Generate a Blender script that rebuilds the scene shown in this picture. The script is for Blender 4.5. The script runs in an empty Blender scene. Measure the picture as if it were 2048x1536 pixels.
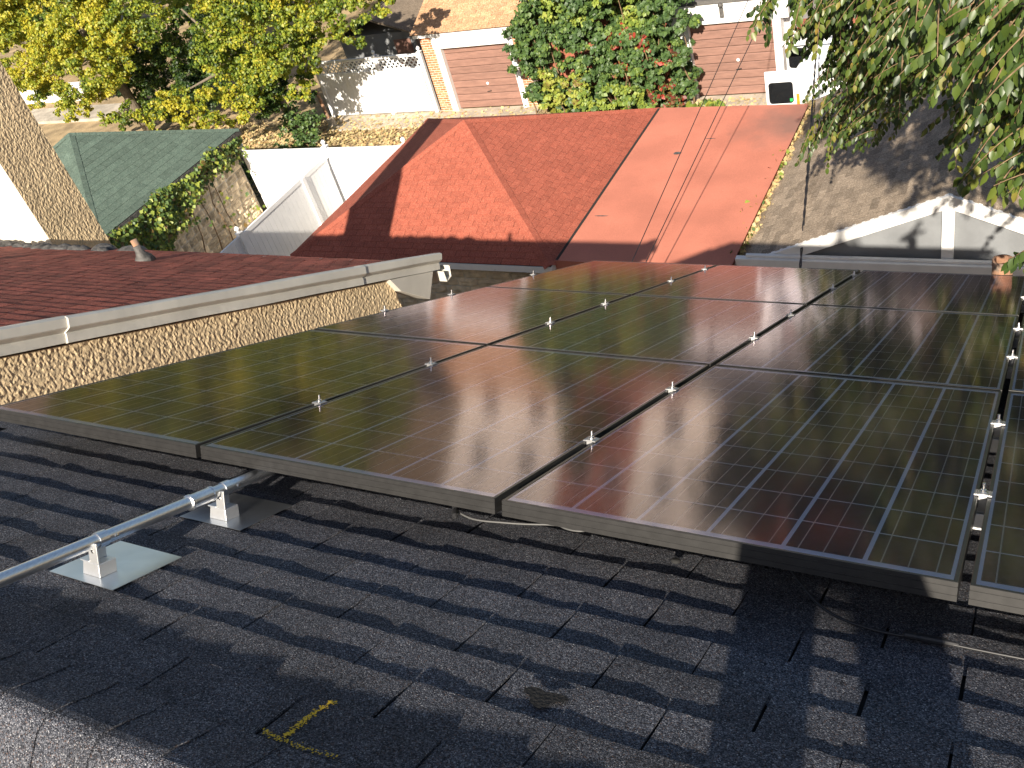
import bpy, math, random
import numpy as np
from mathutils import Vector, Matrix, noise

S = bpy.context.scene
C = S.collection
random.seed(7)
RNG = np.random.default_rng(11)

# ---------------------------------------------------------------- camera
YAW, PITCH, ROLL = -0.6507, 0.6542, -0.3233
CAM = Vector((2.0922, -1.2250, 1.5664))
fw = Vector((math.sin(YAW)*math.cos(PITCH), math.cos(YAW)*math.cos(PITCH), -math.sin(PITCH)))
r0 = Vector((math.cos(YAW), -math.sin(YAW), 0)); u0 = r0.cross(fw)
rt = math.cos(ROLL)*r0 + math.sin(ROLL)*u0; up = rt.cross(fw)
cd = bpy.data.cameras.new('camera'); cam = bpy.data.objects.new('camera', cd); C.objects.link(cam)
cam.matrix_world = Matrix(((rt.x, up.x, -fw.x, CAM.x), (rt.y, up.y, -fw.y, CAM.y), (rt.z, up.z, -fw.z, CAM.z), (0, 0, 0, 1)))
cd.sensor_width = 36; cd.lens = 33.06; cd.clip_start = 0.02; cd.clip_end = 3000
S.camera = cam

# ---------------------------------------------------------------- light
SUN = Vector((-0.21, 1.0, -0.643)).normalized()          # direction the light travels
ELEV = math.asin(-SUN.z)
w = bpy.data.worlds.new('World'); S.world = w; w.use_nodes = True
nt = w.node_tree; bg = nt.nodes['Background']
sky = nt.nodes.new('ShaderNodeTexSky'); sky.sky_type = 'NISHITA'; sky.sun_disc = False
sky.sun_elevation = ELEV; sky.sun_rotation = math.atan2(-SUN.x, -SUN.y)
sky.air_density = 1.0; sky.dust_density = 1.5; sky.ozone_density = 1.0
nt.links.new(sky.outputs[0], bg.inputs[0]); bg.inputs[1].default_value = 0.056
sl = bpy.data.lights.new('sun', 'SUN'); so = bpy.data.objects.new('sun', sl); C.objects.link(so)
sl.energy = 5.0; sl.angle = math.radians(0.6); sl.color = (1.0, 0.90, 0.76)
so.rotation_euler = SUN.to_track_quat('-Z', 'Y').to_euler(); so.location = (0, -5, 12)
vs = S.view_settings; vs.view_transform = 'Standard'; vs.look = 'None'; vs.exposure = 1.0; vs.gamma = 1.0
S.cycles.max_bounces = 6; S.cycles.transparent_max_bounces = 12; S.cycles.sample_clamp_indirect = 4.0

# ---------------------------------------------------------------- helpers
TH = 0.4982; CT, ST = math.cos(TH), math.sin(TH)
GZ = -10.0
def RP(x, s, h):                       # roof coordinates -> world
    return Vector((x, s*CT + h*ST, -s*ST + h*CT))

class MB:
    def __init__(s): s.v = []; s.f = []; s.m = []; s.t = []
    def quad(s, a, b, c, d, m=0, t=1.0):
        i = len(s.v); s.v += [tuple(a), tuple(b), tuple(c), tuple(d)]; s.f.append((i, i+1, i+2, i+3)); s.m.append(m); s.t.append(t)
    def poly(s, pts, m=0, t=1.0):
        i = len(s.v); s.v += [tuple(p) for p in pts]; s.f.append(tuple(range(i, i+len(pts)))); s.m.append(m); s.t.append(t)
    def box(s, a, b, m=0, t=1.0):
        x0, y0, z0 = a; x1, y1, z1 = b
        i = len(s.v)
        s.v += [(x0,y0,z0),(x1,y0,z0),(x1,y1,z0),(x0,y1,z0),(x0,y0,z1),(x1,y0,z1),(x1,y1,z1),(x0,y1,z1)]
        for f in ((3,2,1,0),(4,5,6,7),(0,1,5,4),(1,2,6,5),(2,3,7,6),(3,0,4,7)):
            s.f.append(tuple(i+k for k in f)); s.m.append(m); s.t.append(t)
    def bar(s, p, q, wdt, hgt, upv=(0,0,1), m=0, t=1.0):
        p = Vector(p); q = Vector(q); d = (q-p).normalized(); u = Vector(upv)
        x = d.cross(u); x = x.normalized() if x.length > 1e-6 else Vector((1,0,0)); u = x.cross(d).normalized()
        x = x*wdt/2; u = u*hgt/2
        i = len(s.v)
        s.v += [tuple(k) for k in (p-x-u, p+x-u, p+x+u, p-x+u, q-x-u, q+x-u, q+x+u, q-x+u)]
        for f in ((0,1,2,3),(7,6,5,4),(0,4,5,1),(1,5,6,2),(2,6,7,3),(3,7,4,0)):
            s.f.append(tuple(i+k for k in f)); s.m.append(m); s.t.append(t)
    def tube(s, pts, rad, n=8, m=0, cap=True):
        pts = [Vector(p) for p in pts]; k = len(pts)
        rad = rad if isinstance(rad, (list, tuple)) else [rad]*k
        i0 = len(s.v)
        ref = Vector((0.13, 0.31, 0.94))
        for j, p in enumerate(pts):
            d = (pts[min(j+1, k-1)] - pts[max(j-1, 0)]).normalized()
            x = d.cross(ref); 
            if x.length < 1e-4: x = d.cross(Vector((1,0,0)))
            x.normalize(); y = d.cross(x)
            for a in range(n):
                an = 2*math.pi*a/n
                s.v.append(tuple(p + rad[j]*(math.cos(an)*x + math.sin(an)*y)))
        for j in range(k-1):
            for a in range(n):
                b = (a+1) % n
                s.f.append((i0+j*n+a, i0+j*n+b, i0+(j+1)*n+b, i0+(j+1)*n+a)); s.m.append(m); s.t.append(1.0)
        if cap:
            s.f.append(tuple(i0+a for a in reversed(range(n)))); s.m.append(m); s.t.append(1.0)
            s.f.append(tuple(i0+(k-1)*n+a for a in range(n))); s.m.append(m); s.t.append(1.0)
    def lathe(s, o, prof, n=12, axis=(0,0,1), m=0):
        o = Vector(o); ax = Vector(axis).normalized()
        x = ax.orthogonal().normalized(); y = ax.cross(x); i0 = len(s.v)
        for (r, z) in prof:
            for a in range(n):
                an = 2*math.pi*a/n
                s.v.append(tuple(o + ax*z + r*(math.cos(an)*x + math.sin(an)*y)))
        for j in range(len(prof)-1):
            for a in range(n):
                b = (a+1) % n
                s.f.append((i0+j*n+a, i0+j*n+b, i0+(j+1)*n+b, i0+(j+1)*n+a)); s.m.append(m); s.t.append(1.0)
        s.f.append(tuple(i0+(len(prof)-1)*n+a for a in range(n))); s.m.append(m); s.t.append(1.0)
        s.f.append(tuple(i0+a for a in reversed(range(n)))); s.m.append(m); s.t.append(1.0)
    def prism(s, pts, vec, m=0, t=1.0):
        pts = [Vector(p) for p in pts]; vec = Vector(vec); n = len(pts); i = len(s.v)
        s.v += [tuple(p) for p in pts] + [tuple(p+vec) for p in pts]
        s.f.append(tuple(range(i+n-1, i-1, -1))); s.m.append(m); s.t.append(t)
        s.f.append(tuple(range(i+n, i+2*n))); s.m.append(m); s.t.append(t)
        for a in range(n):
            b = (a+1) % n
            s.f.append((i+a, i+b, i+n+b, i+n+a)); s.m.append(m); s.t.append(t)
    def mesh(s, name, mats, smooth=False):
        me = bpy.data.meshes.new(name); me.from_pydata(s.v, [], s.f)
        for mt in (mats if isinstance(mats, (list, tuple)) else [mats]): me.materials.append(mt)
        me.polygons.foreach_set('material_index', s.m)
        if smooth: me.polygons.foreach_set('use_smooth', [True]*len(s.f))
        if any(t != 1.0 for t in s.t):
            at = me.attributes.new('tint', 'FLOAT', 'FACE'); at.data.foreach_set('value', [float(t) for t in s.t])
        me.update()
        return me
    def build(s, name, mats, parent=None, smooth=False, **kw):
        return obj(name, s.mesh(name, mats, smooth), parent, **kw)

def obj(name, me, parent=None, loc=None, rot=None, bevel=0, **kw):
    o = bpy.data.objects.new(name, me); C.objects.link(o)
    if parent: o.parent = parent
    if loc is not None: o.location = loc
    if rot is not None: o.rotation_euler = rot
    if bevel:
        b = o.modifiers.new('bevel', 'BEVEL'); b.width = bevel; b.segments = 2; b.limit_method = 'ANGLE'
    for k, v in kw.items(): o[k] = v
    return o
def thing(name, label, cat, loc=(0,0,0), rot=(0,0,0), group=None):
    o = bpy.data.objects.new(name, None); C.objects.link(o); o.location = loc; o.rotation_euler = rot
    o.empty_display_size = 0.2
    o['label'] = label; o['category'] = cat
    if group: o['group'] = group
    return o
def tag(o, label, cat, group=None):
    o['label'] = label; o['category'] = cat
    if group: o['group'] = group
    return o
def struct(o): o['kind'] = 'structure'; return o

# ---------------------------------------------------------------- materials
MATS = {}
def mat(name, col, rough=0.8, var=0.2, scale=8.0, col2=None, bump=0.0, bscale=60.0, metal=0.0, spec=0.5,
        coat=0.0, tint=0.0, objvar=0.0, stretch=None, trans=0.0, fine=0.0, fscale=200.0, dirt=None, dscale=1.5, dthr=0.55):
    m = bpy.data.materials.new(name); m.use_nodes = True; n = m.node_tree; N = n.nodes; Lk = n.links
    bs = N['Principled BSDF']; geo = N.new('ShaderNodeNewGeometry')
    vec = geo.outputs['Position']
    if stretch:
        mp = N.new('ShaderNodeMapping'); mp.inputs['Scale'].default_value = stretch; Lk.new(vec, mp.inputs[0]); vec = mp.outputs[0]
    no = N.new('ShaderNodeTexNoise'); no.inputs['Scale'].default_value = scale; no.inputs['Detail'].default_value = 5
    Lk.new(vec, no.inputs['Vector'])
    mx = N.new('ShaderNodeMix'); mx.data_type = 'RGBA'
    c2 = col2 if col2 else tuple(c*(1-var) for c in col); c1 = col if col2 else tuple(min(1, c*(1+var)) for c in col)
    mx.inputs[6].default_value = (*c2, 1); mx.inputs[7].default_value = (*c1, 1)
    mr = N.new('ShaderNodeMapRange'); mr.inputs[1].default_value = 0.35; mr.inputs[2].default_value = 0.65
    Lk.new(no.outputs[0], mr.inputs[0]); Lk.new(mr.outputs[0], mx.inputs[0]); out = mx.outputs[2]
    def mul(out, fac_socket):
        q = N.new('ShaderNodeMix'); q.data_type = 'RGBA'; q.blend_type = 'MULTIPLY'; q.inputs[0].default_value = 1
        Lk.new(out, q.inputs[6]); Lk.new(fac_socket, q.inputs[7]); return q.outputs[2]
    def rng(sock, a, b, lo=0.0, hi=1.0):
        r = N.new('ShaderNodeMapRange'); r.inputs[1].default_value = lo; r.inputs[2].default_value = hi
        r.inputs[3].default_value = a; r.inputs[4].default_value = b; Lk.new(sock, r.inputs[0]); return r.outputs[0]
    if fine:
        f = N.new('ShaderNodeTexNoise'); f.inputs['Scale'].default_value = fscale; f.inputs['Detail'].default_value = 3
        Lk.new(geo.outputs['Position'], f.inputs['Vector']); out = mul(out, rng(f.outputs[0], 1-fine, 1+fine, .3, .7))
    if tint:
        a = N.new('ShaderNodeAttribute'); a.attribute_name = 'tint'; out = mul(out, rng(a.outputs['Fac'], 1-tint, 1+tint))
    if objvar:
        a = N.new('ShaderNodeObjectInfo'); out = mul(out, rng(a.outputs['Random'], 1-objvar, 1+objvar))
    if dirt:
        d = N.new('ShaderNodeTexNoise'); d.inputs['Scale'].default_value = dscale; d.inputs['Detail'].default_value = 8; d.inputs['Roughness'].default_value = .65
        Lk.new(vec, d.inputs['Vector'])
        q = N.new('ShaderNodeMix'); q.data_type = 'RGBA'; Lk.new(rng(d.outputs[0], 0, .8, dthr, dthr+.2), q.inputs[0])
        Lk.new(out, q.inputs[6]); q.inputs[7].default_value = (*dirt, 1); out = q.outputs[2]
    Lk.new(out, bs.inputs['Base Color'])
    bs.inputs['Roughness'].default_value = rough; bs.inputs['Metallic'].default_value = metal
    bs.inputs['Specular IOR Level'].default_value = spec; bs.inputs['Coat Weight'].default_value = coat
    if bump:
        bn = N.new('ShaderNodeTexNoise'); bn.inputs['Scale'].default_value = bscale; bn.inputs['Detail'].default_value = 4
        Lk.new(geo.outputs['Position'], bn.inputs['Vector'])
        b = N.new('ShaderNodeBump'); b.inputs['Strength'].default_value = 1.0; b.inputs['Distance'].default_value = bump
        Lk.new(bn.outputs[0], b.inputs['Height']); Lk.new(b.outputs[0], bs.inputs['Normal'])
    if trans:
        tr = N.new('ShaderNodeBsdfTranslucent'); Lk.new(out, tr.inputs[0])
        ms = N.new('ShaderNodeMixShader'); ms.inputs[0].default_value = trans
        Lk.new(bs.outputs[0], ms.inputs[1]); Lk.new(tr.outputs[0], ms.inputs[2]); Lk.new(ms.outputs[0], N['Material Output'].inputs[0])
    MATS[name] = m
    return m

def granule(name, stops, size, rough=0.9, bump=0.0012, objvar=.12, tint=0.0, patch=0.25):
    """mineral granules: every grain its own colour, small relief"""
    m = bpy.data.materials.new(name); m.use_nodes = True; n = m.node_tree; N = n.nodes; Lk = n.links
    bs = N['Principled BSDF']; geo = N.new('ShaderNodeNewGeometry')
    vo = N.new('ShaderNodeTexVoronoi'); vo.inputs['Scale'].default_value = 1/size; Lk.new(geo.outputs['Position'], vo.inputs['Vector'])
    sp = N.new('ShaderNodeSeparateColor'); Lk.new(vo.outputs['Color'], sp.inputs[0])
    cr = N.new('ShaderNodeValToRGB'); cr.color_ramp.interpolation = 'CONSTANT'
    el = cr.color_ramp.elements
    while len(el) < len(stops): el.new(0.5)
    for e, (p, c) in zip(el, stops): e.position = p; e.color = (*c, 1)
    Lk.new(sp.outputs[0], cr.inputs[0]); out = cr.outputs[0]
    no = N.new('ShaderNodeTexNoise'); no.inputs['Scale'].default_value = 5; no.inputs['Detail'].default_value = 6; Lk.new(geo.outputs['Position'], no.inputs['Vector'])
    def mulr(out, sock, a, b, lo=0, hi=1):
        r = N.new('ShaderNodeMapRange'); r.inputs[1].default_value = lo; r.inputs[2].default_value = hi; r.inputs[3].default_value = a; r.inputs[4].default_value = b
        Lk.new(sock, r.inputs[0]); q = N.new('ShaderNodeMix'); q.data_type = 'RGBA'; q.blend_type = 'MULTIPLY'; q.inputs[0].default_value = 1
        Lk.new(out, q.inputs[6]); Lk.new(r.outputs[0], q.inputs[7]); return q.outputs[2]
    out = mulr(out, no.outputs[0], 1-patch, 1+patch, .3, .7)
    oi = N.new('ShaderNodeObjectInfo'); out = mulr(out, oi.outputs['Random'], 1-objvar, 1+objvar)
    if tint:
        a = N.new('ShaderNodeAttribute'); a.attribute_name = 'tint'; out = mulr(out, a.outputs['Fac'], 1-tint, 1+tint)
    Lk.new(out, bs.inputs['Base Color']); bs.inputs['Roughness'].default_value = rough; bs.inputs['Specular IOR Level'].default_value = .35
    b = N.new('ShaderNodeBump'); b.inputs['Strength'].default_value = 1; b.inputs['Distance'].default_value = bump; b.invert = True
    Lk.new(vo.outputs['Distance'], b.inputs['Height'])
    # distance output is in scaled units
    Lk.new(b.outputs[0], bs.inputs['Normal'])
    MATS[name] = m; return m

def leafmat(name, cols, rough=0.45, trans=0.35):
    m = bpy.data.materials.new(name); m.use_nodes = True; n = m.node_tree; N = n.nodes; Lk = n.links
    bs = N['Principled BSDF']; a = N.new('ShaderNodeAttribute'); a.attribute_name = 'leafcol'
    cr = N.new('ShaderNodeValToRGB'); el = cr.color_ramp.elements
    while len(el) < len(cols): el.new(.5)
    for i, (e, c) in enumerate(zip(el, cols)): e.position = i/(len(cols)-1); e.color = (*c, 1)
    Lk.new(a.outputs['Fac'], cr.inputs[0]); Lk.new(cr.outputs[0], bs.inputs['Base Color']); bs.inputs['Roughness'].default_value = rough
    tr = N.new('ShaderNodeBsdfTranslucent'); Lk.new(cr.outputs[0], tr.inputs[0])
    ms = N.new('ShaderNodeMixShader'); ms.inputs[0].default_value = trans
    Lk.new(bs.outputs[0], ms.inputs[1]); Lk.new(tr.outputs[0], ms.inputs[2]); Lk.new(ms.outputs[0], N['Material Output'].inputs[0])
    return m

M_SHINGLE = granule('grey_granules', [(0,(.014,.015,.02)),(.2,(.045,.049,.062)),(.5,(.092,.097,.116)),(.74,(.16,.165,.185)),(.87,(.11,.075,.065)),(.92,(.22,.22,.24)),(.98,(.36,.36,.37))], .0022, bump=.0026)
M_REDSH = granule('red_granules', [(0,(.29,.075,.046)),(.4,(.35,.095,.058)),(.75,(.41,.13,.082)),(.94,(.23,.07,.05))], .012, bump=.0, tint=.08, patch=.08, objvar=0)
M_REDNB = granule('red_brown_granules', [(0,(.25,.058,.038)),(.4,(.34,.085,.055)),(.75,(.41,.13,.08)),(.9,(.15,.05,.04))], .006, bump=.001, tint=.18, patch=.35, objvar=0)
M_GREENSH = granule('green_granules', [(0,(.07,.105,.085)),(.5,(.10,.14,.11)),(.85,(.13,.17,.14))], .015, bump=0, tint=.12, patch=.12, objvar=0)
M_GREYSH = granule('grey_brown_granules', [(0,(.23,.18,.13)),(.5,(.30,.24,.18)),(.85,(.37,.30,.23))], .015, bump=0, tint=.24, patch=.15, objvar=0)
M_TANSH = granule('tan_granules', [(0,(.40,.22,.12)),(.5,(.52,.32,.18)),(.85,(.62,.40,.25))], .02, bump=0, tint=.15, patch=.1, objvar=0)
M_FLAT = mat('red_roll_roofing', (.50,.175,.115), .9, var=.10, scale=1.2, fine=.10, fscale=60, dirt=(.16,.09,.07), dscale=.55, dthr=.66)
M_DECK = mat('dark_felt', (.012,.012,.013), .95, var=.3, scale=30)
M_WHITE = mat('white_vinyl', (.86,.86,.86), .45, var=.03, scale=3, dirt=(.5,.5,.48), dscale=2, dthr=.72)
M_WPAINT = mat('white_paint', (.78,.77,.75), .55, var=.05, scale=4, dirt=(.35,.34,.32), dscale=6, dthr=.66, bump=.002, bscale=30)
M_FASCIA = mat('cream_metal_trim', (.58,.56,.50), .42, var=.06, scale=3, dirt=(.30,.27,.22), dscale=5, dthr=.66, bump=.002, bscale=9)
M_STUCCO = mat('yellow_stucco', (.60,.47,.29), .95, var=.10, scale=3, fine=.08, fscale=120, bump=.002, bscale=160, dirt=(.36,.29,.19), dscale=1.6, dthr=.58)
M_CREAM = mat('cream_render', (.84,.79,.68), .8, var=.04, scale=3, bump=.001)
M_STONE = mat('tan_stone', (.60,.49,.34), .9, var=.22, scale=6, bump=.01, bscale=25, objvar=.22)
M_BRICK = mat('red_brick', (.50,.19,.08), .9, var=.18, scale=30, objvar=.3, bump=.002, bscale=120)
M_BRICKF = mat('brick_field', (.30,.10,.06), .9, var=.2, scale=9)
M_MORTAR = mat('pale_mortar', (.55,.50,.42), .95, var=.1, scale=20)
M_DOOR = mat('brown_door_paint', (.245,.135,.105), .6, var=.14, scale=2.5, stretch=(1.2,1,7), objvar=.08, fine=.05, fscale=70)
M_CONC = mat('worn_concrete', (.42,.37,.30), .9, var=.2, scale=2.2, fine=.1, fscale=40, bump=.004)
M_DIRT = mat('dirt_ground', (.34,.25,.14), .95, var=.3, scale=1.6, fine=.25, fscale=30, bump=.02, bscale=18, dirt=(.14,.13,.05), dscale=.8, dthr=.6)
M_ASPH = mat('alley_asphalt', (.11,.105,.10), .9, var=.2, scale=3, fine=.15, fscale=60)
M_GREY = mat('grey_gable_render', (.20,.21,.22), .85, var=.10, scale=3, dirt=(.2,.2,.19), dscale=3, dthr=.66, bump=.003, bscale=30)
M_ALU = mat('mill_aluminium', (.80,.80,.79), .42, var=.05, scale=20, metal=.85, bump=.0004, bscale=90)
M_GALV = mat('galvanised_steel', (.70,.72,.74), .34, var=.08, scale=40, metal=1.0, stretch=(6,1,6))
M_PLATE = mat('flashing_sheet', (.72,.75,.78), .30, var=.06, scale=14, metal=1.0, bump=.0008, bscale=12)
M_STEEL = mat('stainless_steel', (.80,.78,.74), .22, var=.05, scale=90, metal=1.0)
M_FRAME = mat('bronze_black_anodised', (.030,.029,.028), .40, var=.12, scale=40, metal=.25, stretch=(1,1,1), fine=.08, fscale=90)
M_CELL = mat('polycrystalline_silicon', (.034,.030,.062), .5, var=.5, scale=46, col2=(.016,.013,.028), spec=.2, objvar=.25)
M_BACK = mat('white_backsheet', (.93,.94,.95), .6, var=.02)
M_BUS = mat('busbar_solder', (.76,.71,.62), .4, var=.1, metal=.4)
M_CABLE = mat('black_cable', (.02,.02,.022), .45, var=.1)
M_GCABLE = mat('grey_cable', (.09,.09,.09), .5, var=.1)
M_DARK = mat('dark_recess', (.02,.02,.02), .9)
M_RUST = mat('rusty_clay', (.32,.17,.10), .85, var=.3, scale=14, dirt=(.19,.17,.14), dscale=9, dthr=.42, bump=.004, bscale=40)
M_LEAD = mat('tarred_lead', (.09,.085,.08), .7, var=.4, scale=14, bump=.015, bscale=22)
M_CHALK = mat('yellow_chalk', (.75,.48,.03), .95, var=.2, scale=200)
M_BARK = mat('tree_bark', (.16,.13,.095), .95, var=.35, scale=12, stretch=(3,3,.6), bump=.02, bscale=30)
M_TWIG = mat('twig_bark', (.20,.13,.07), .9, var=.3, scale=30)
M_LITTER = leafmat('leaf_litter', [(.56,.42,.18),(.62,.50,.25),(.40,.25,.11),(.60,.48,.28),(.28,.25,.09)], .8, .1)
M_MAPLE = leafmat('maple_leaves', [(.02,.05,.012),(.08,.14,.02),(.25,.31,.03),(.50,.45,.04),(.52,.44,.04)], .5, .38)
M_EVERG = leafmat('dark_evergreen', [(.008,.014,.008),(.016,.025,.010),(.03,.04,.015)], .6, .15)
M_IVY = leafmat('ivy_leaves', [(.045,.09,.028),(.085,.15,.04),(.20,.28,.05),(.34,.38,.06),(.16,.05,.035),(.42,.05,.03)], .5, .25)
M_CHERRY = leafmat('broad_leaves', [(.022,.042,.012),(.05,.088,.018),(.10,.145,.022),(.23,.20,.04),(.30,.15,.04)], .40, .25)
M_VAN = mat('white_van_paint', (.80,.81,.82), .25, var=.02, coat=.6)
M_CLAMP = mat('grey_clamp_metal', (.42,.42,.42), .45, var=.1, scale=60, metal=.9)
M_GLASSD = mat('dark_tinted_glass', (.012,.013,.015), .08, var=.1, coat=.5)
M_GREENST = mat('green_sticker', (.03,.45,.10), .5)
M_AMBER = mat('amber_lens', (.75,.28,.03), .3)
M_SKIN = mat('skin', (.50,.30,.22), .55, var=.08, scale=9)
M_SHIRT = mat('dark_work_shirt', (.05,.06,.09), .9, var=.2, scale=9)
M_JEANS = mat('denim', (.06,.08,.13), .9, var=.25, scale=14)
M_HAIR = mat('dark_hair', (.03,.02,.015), .6)
M_TAR = mat('tar_patch', (.02,.018,.016), .95, var=.3, scale=90, bump=.004, bscale=140)

# a broad grey water stain on the flat roof, beside the leaf-filled gutter
_m = M_FLAT.node_tree; _b = _m.nodes['Principled BSDF']; _src = _b.inputs['Base Color'].links[0].from_socket
_g = _m.nodes.new('ShaderNodeNewGeometry'); _d = _m.nodes.new('ShaderNodeVectorMath'); _d.operation = 'DISTANCE'; _d.inputs[1].default_value = (-2.7, 16.5, -7.4)
_nz = _m.nodes.new('ShaderNodeTexNoise'); _nz.inputs['Scale'].default_value = 2.2; _nz.inputs['Detail'].default_value = 7
_ad = _m.nodes.new('ShaderNodeMath'); _ad.operation = 'MULTIPLY_ADD'; _ad.inputs[1].default_value = 1.6
_r = _m.nodes.new('ShaderNodeMapRange'); _r.inputs[1].default_value = 2.0; _r.inputs[2].default_value = .9; _r.inputs[3].default_value = 0; _r.inputs[4].default_value = .75
_x = _m.nodes.new('ShaderNodeMix'); _x.data_type = 'RGBA'; _x.inputs[7].default_value = (.17, .11, .09, 1)
_m.links.new(_g.outputs['Position'], _d.inputs[0]); _m.links.new(_g.outputs['Position'], _nz.inputs['Vector'])
_m.links.new(_nz.outputs[0], _ad.inputs[0]); _m.links.new(_d.outputs['Value'], _ad.inputs[2]); _m.links.new(_ad.outputs[0], _r.inputs[0])
_m.links.new(_r.outputs[0], _x.inputs[0]); _m.links.new(_src, _x.inputs[6]); _m.links.new(_x.outputs[2], _b.inputs['Base Color'])

# glass pane: clear sheet that mirrors by Fresnel, softly diffused by its rolled texture
M_GLASS = bpy.data.materials.new('solar_glass'); M_GLASS.use_nodes = True
_n = M_GLASS.node_tree; _N = _n.nodes; _L = _n.links; _N.remove(_N['Principled BSDF'])
_tr = _N.new('ShaderNodeBsdfTransparent'); _gl = _N.new('ShaderNodeBsdfGlossy'); _mx = _N.new('ShaderNodeMixShader')
_fr = _N.new('ShaderNodeFresnel'); _fr.inputs[0].default_value = 1.43
_gl.inputs['Roughness'].default_value = .105
_gl.inputs['Color'].default_value = (.99,.87,.93,1); _tr.inputs[0].default_value = (.93,.94,.95,1)
_ge = _N.new('ShaderNodeNewGeometry'); _no = _N.new('ShaderNodeTexNoise'); _no.inputs['Scale'].default_value = 260; _L.new(_ge.outputs['Position'], _no.inputs['Vector'])
_bu = _N.new('ShaderNodeBump'); _bu.inputs['Distance'].default_value = .00002; _L.new(_no.outputs[0], _bu.inputs['Height']); _L.new(_bu.outputs[0], _gl.inputs['Normal'])
_L.new(_fr.outputs[0], _mx.inputs[0]); _L.new(_tr.outputs[0], _mx.inputs[1]); _L.new(_gl.outputs[0], _mx.inputs[2]); 
# thin uneven film of dust on the sheet
_du = _N.new('ShaderNodeBsdfDiffuse'); _du.inputs[0].default_value = (.55, .48, .40, 1)
_dn = _N.new('ShaderNodeTexNoise'); _dn.inputs['Scale'].default_value = 3.0; _dn.inputs['Detail'].default_value = 9; _dn.inputs['Roughness'].default_value = .7
_dr = _N.new('ShaderNodeMapRange'); _dr.inputs[1].default_value = .35; _dr.inputs[2].default_value = .75; _dr.inputs[3].default_value = .004; _dr.inputs[4].default_value = .05
_dm = _N.new('ShaderNodeMixShader'); _L.new(_ge.outputs['Position'], _dn.inputs['Vector']); _L.new(_dn.outputs[0], _dr.inputs[0]); _L.new(_dr.outputs[0], _dm.inputs[0])
_L.new(_mx.outputs[0], _dm.inputs[1]); _L.new(_du.outputs[0], _dm.inputs[2]); _L.new(_dm.outputs[0], _N['Material Output'].inputs[0])

# ---------------------------------------------------------------- shared builders
def shingles(mb, corners, down, tab=.305, expo=.13, T=.006, gap=.005, jit=.0, tv=1.0, m=0):
    """real tabs over a convex planar polygon; 'down' is the downslope direction"""
    P = [Vector(p) for p in corners]; V = Vector(down).normalized()
    N = (P[1]-P[0]).cross(P[2]-P[0]).normalized()
    if N.z < 0: N = -N
    U = V.cross(N).normalized(); O = P[0]
    uv = [((p-O).dot(U), (p-O).dot(V)) for p in P]
    v0 = min(b for a, b in uv); v1 = max(b for a, b in uv)
    def rangeu(v):
        us = []
        for i in range(len(uv)):
            (a, b), (c, d) = uv[i], uv[(i+1) % len(uv)]
            if abs(b-d) < 1e-9:
                if abs(b-v) < 1e-6: us += [a, c]
            elif min(b, d)-1e-6 <= v <= max(b, d)+1e-6: us.append(a+(c-a)*(v-b)/(d-b))
        return (min(us), max(us)) if us else None
    nrow = max(1, round((v1-v0)/expo)); e = (v1-v0)/nrow
    for k in range(nrow):
        a, b = v0+k*e, v0+(k+1)*e
        ra, rb = rangeu(a+1e-5), rangeu(b-1e-5)
        if not ra or not rb: continue
        lo, hi = min(ra[0], rb[0]), max(ra[1], rb[1])
        u = math.floor(lo/tab)*tab - (tab/2 if k % 2 else 0) + random.uniform(-.02, .02)*0
        while u < hi:
            s_, t_ = u+gap/2, u+tab-gap/2
            q = [min(max(s_, ra[0]), ra[1]), min(max(t_, ra[0]), ra[1]), min(max(t_, rb[0]), rb[1]), min(max(s_, rb[0]), rb[1])]
            if (q[1]-q[0])+(q[2]-q[3]) > .004:
                tt = .5+(random.random()-.5)*tv
                h = T*(1+random.uniform(-.2, .3)); j = random.uniform(-jit, jit)
                p0, p1 = O+U*q[0]+V*a, O+U*q[1]+V*a; p2, p3 = O+U*q[2]+V*(b+j)+N*h, O+U*q[3]+V*(b+j)+N*h
                mb.quad(p0, p3, p2, p1, m, tt); mb.quad(p3, p3-N*h*1.3, p2-N*h*1.3, p2, m, tt)
            u += tab

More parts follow.
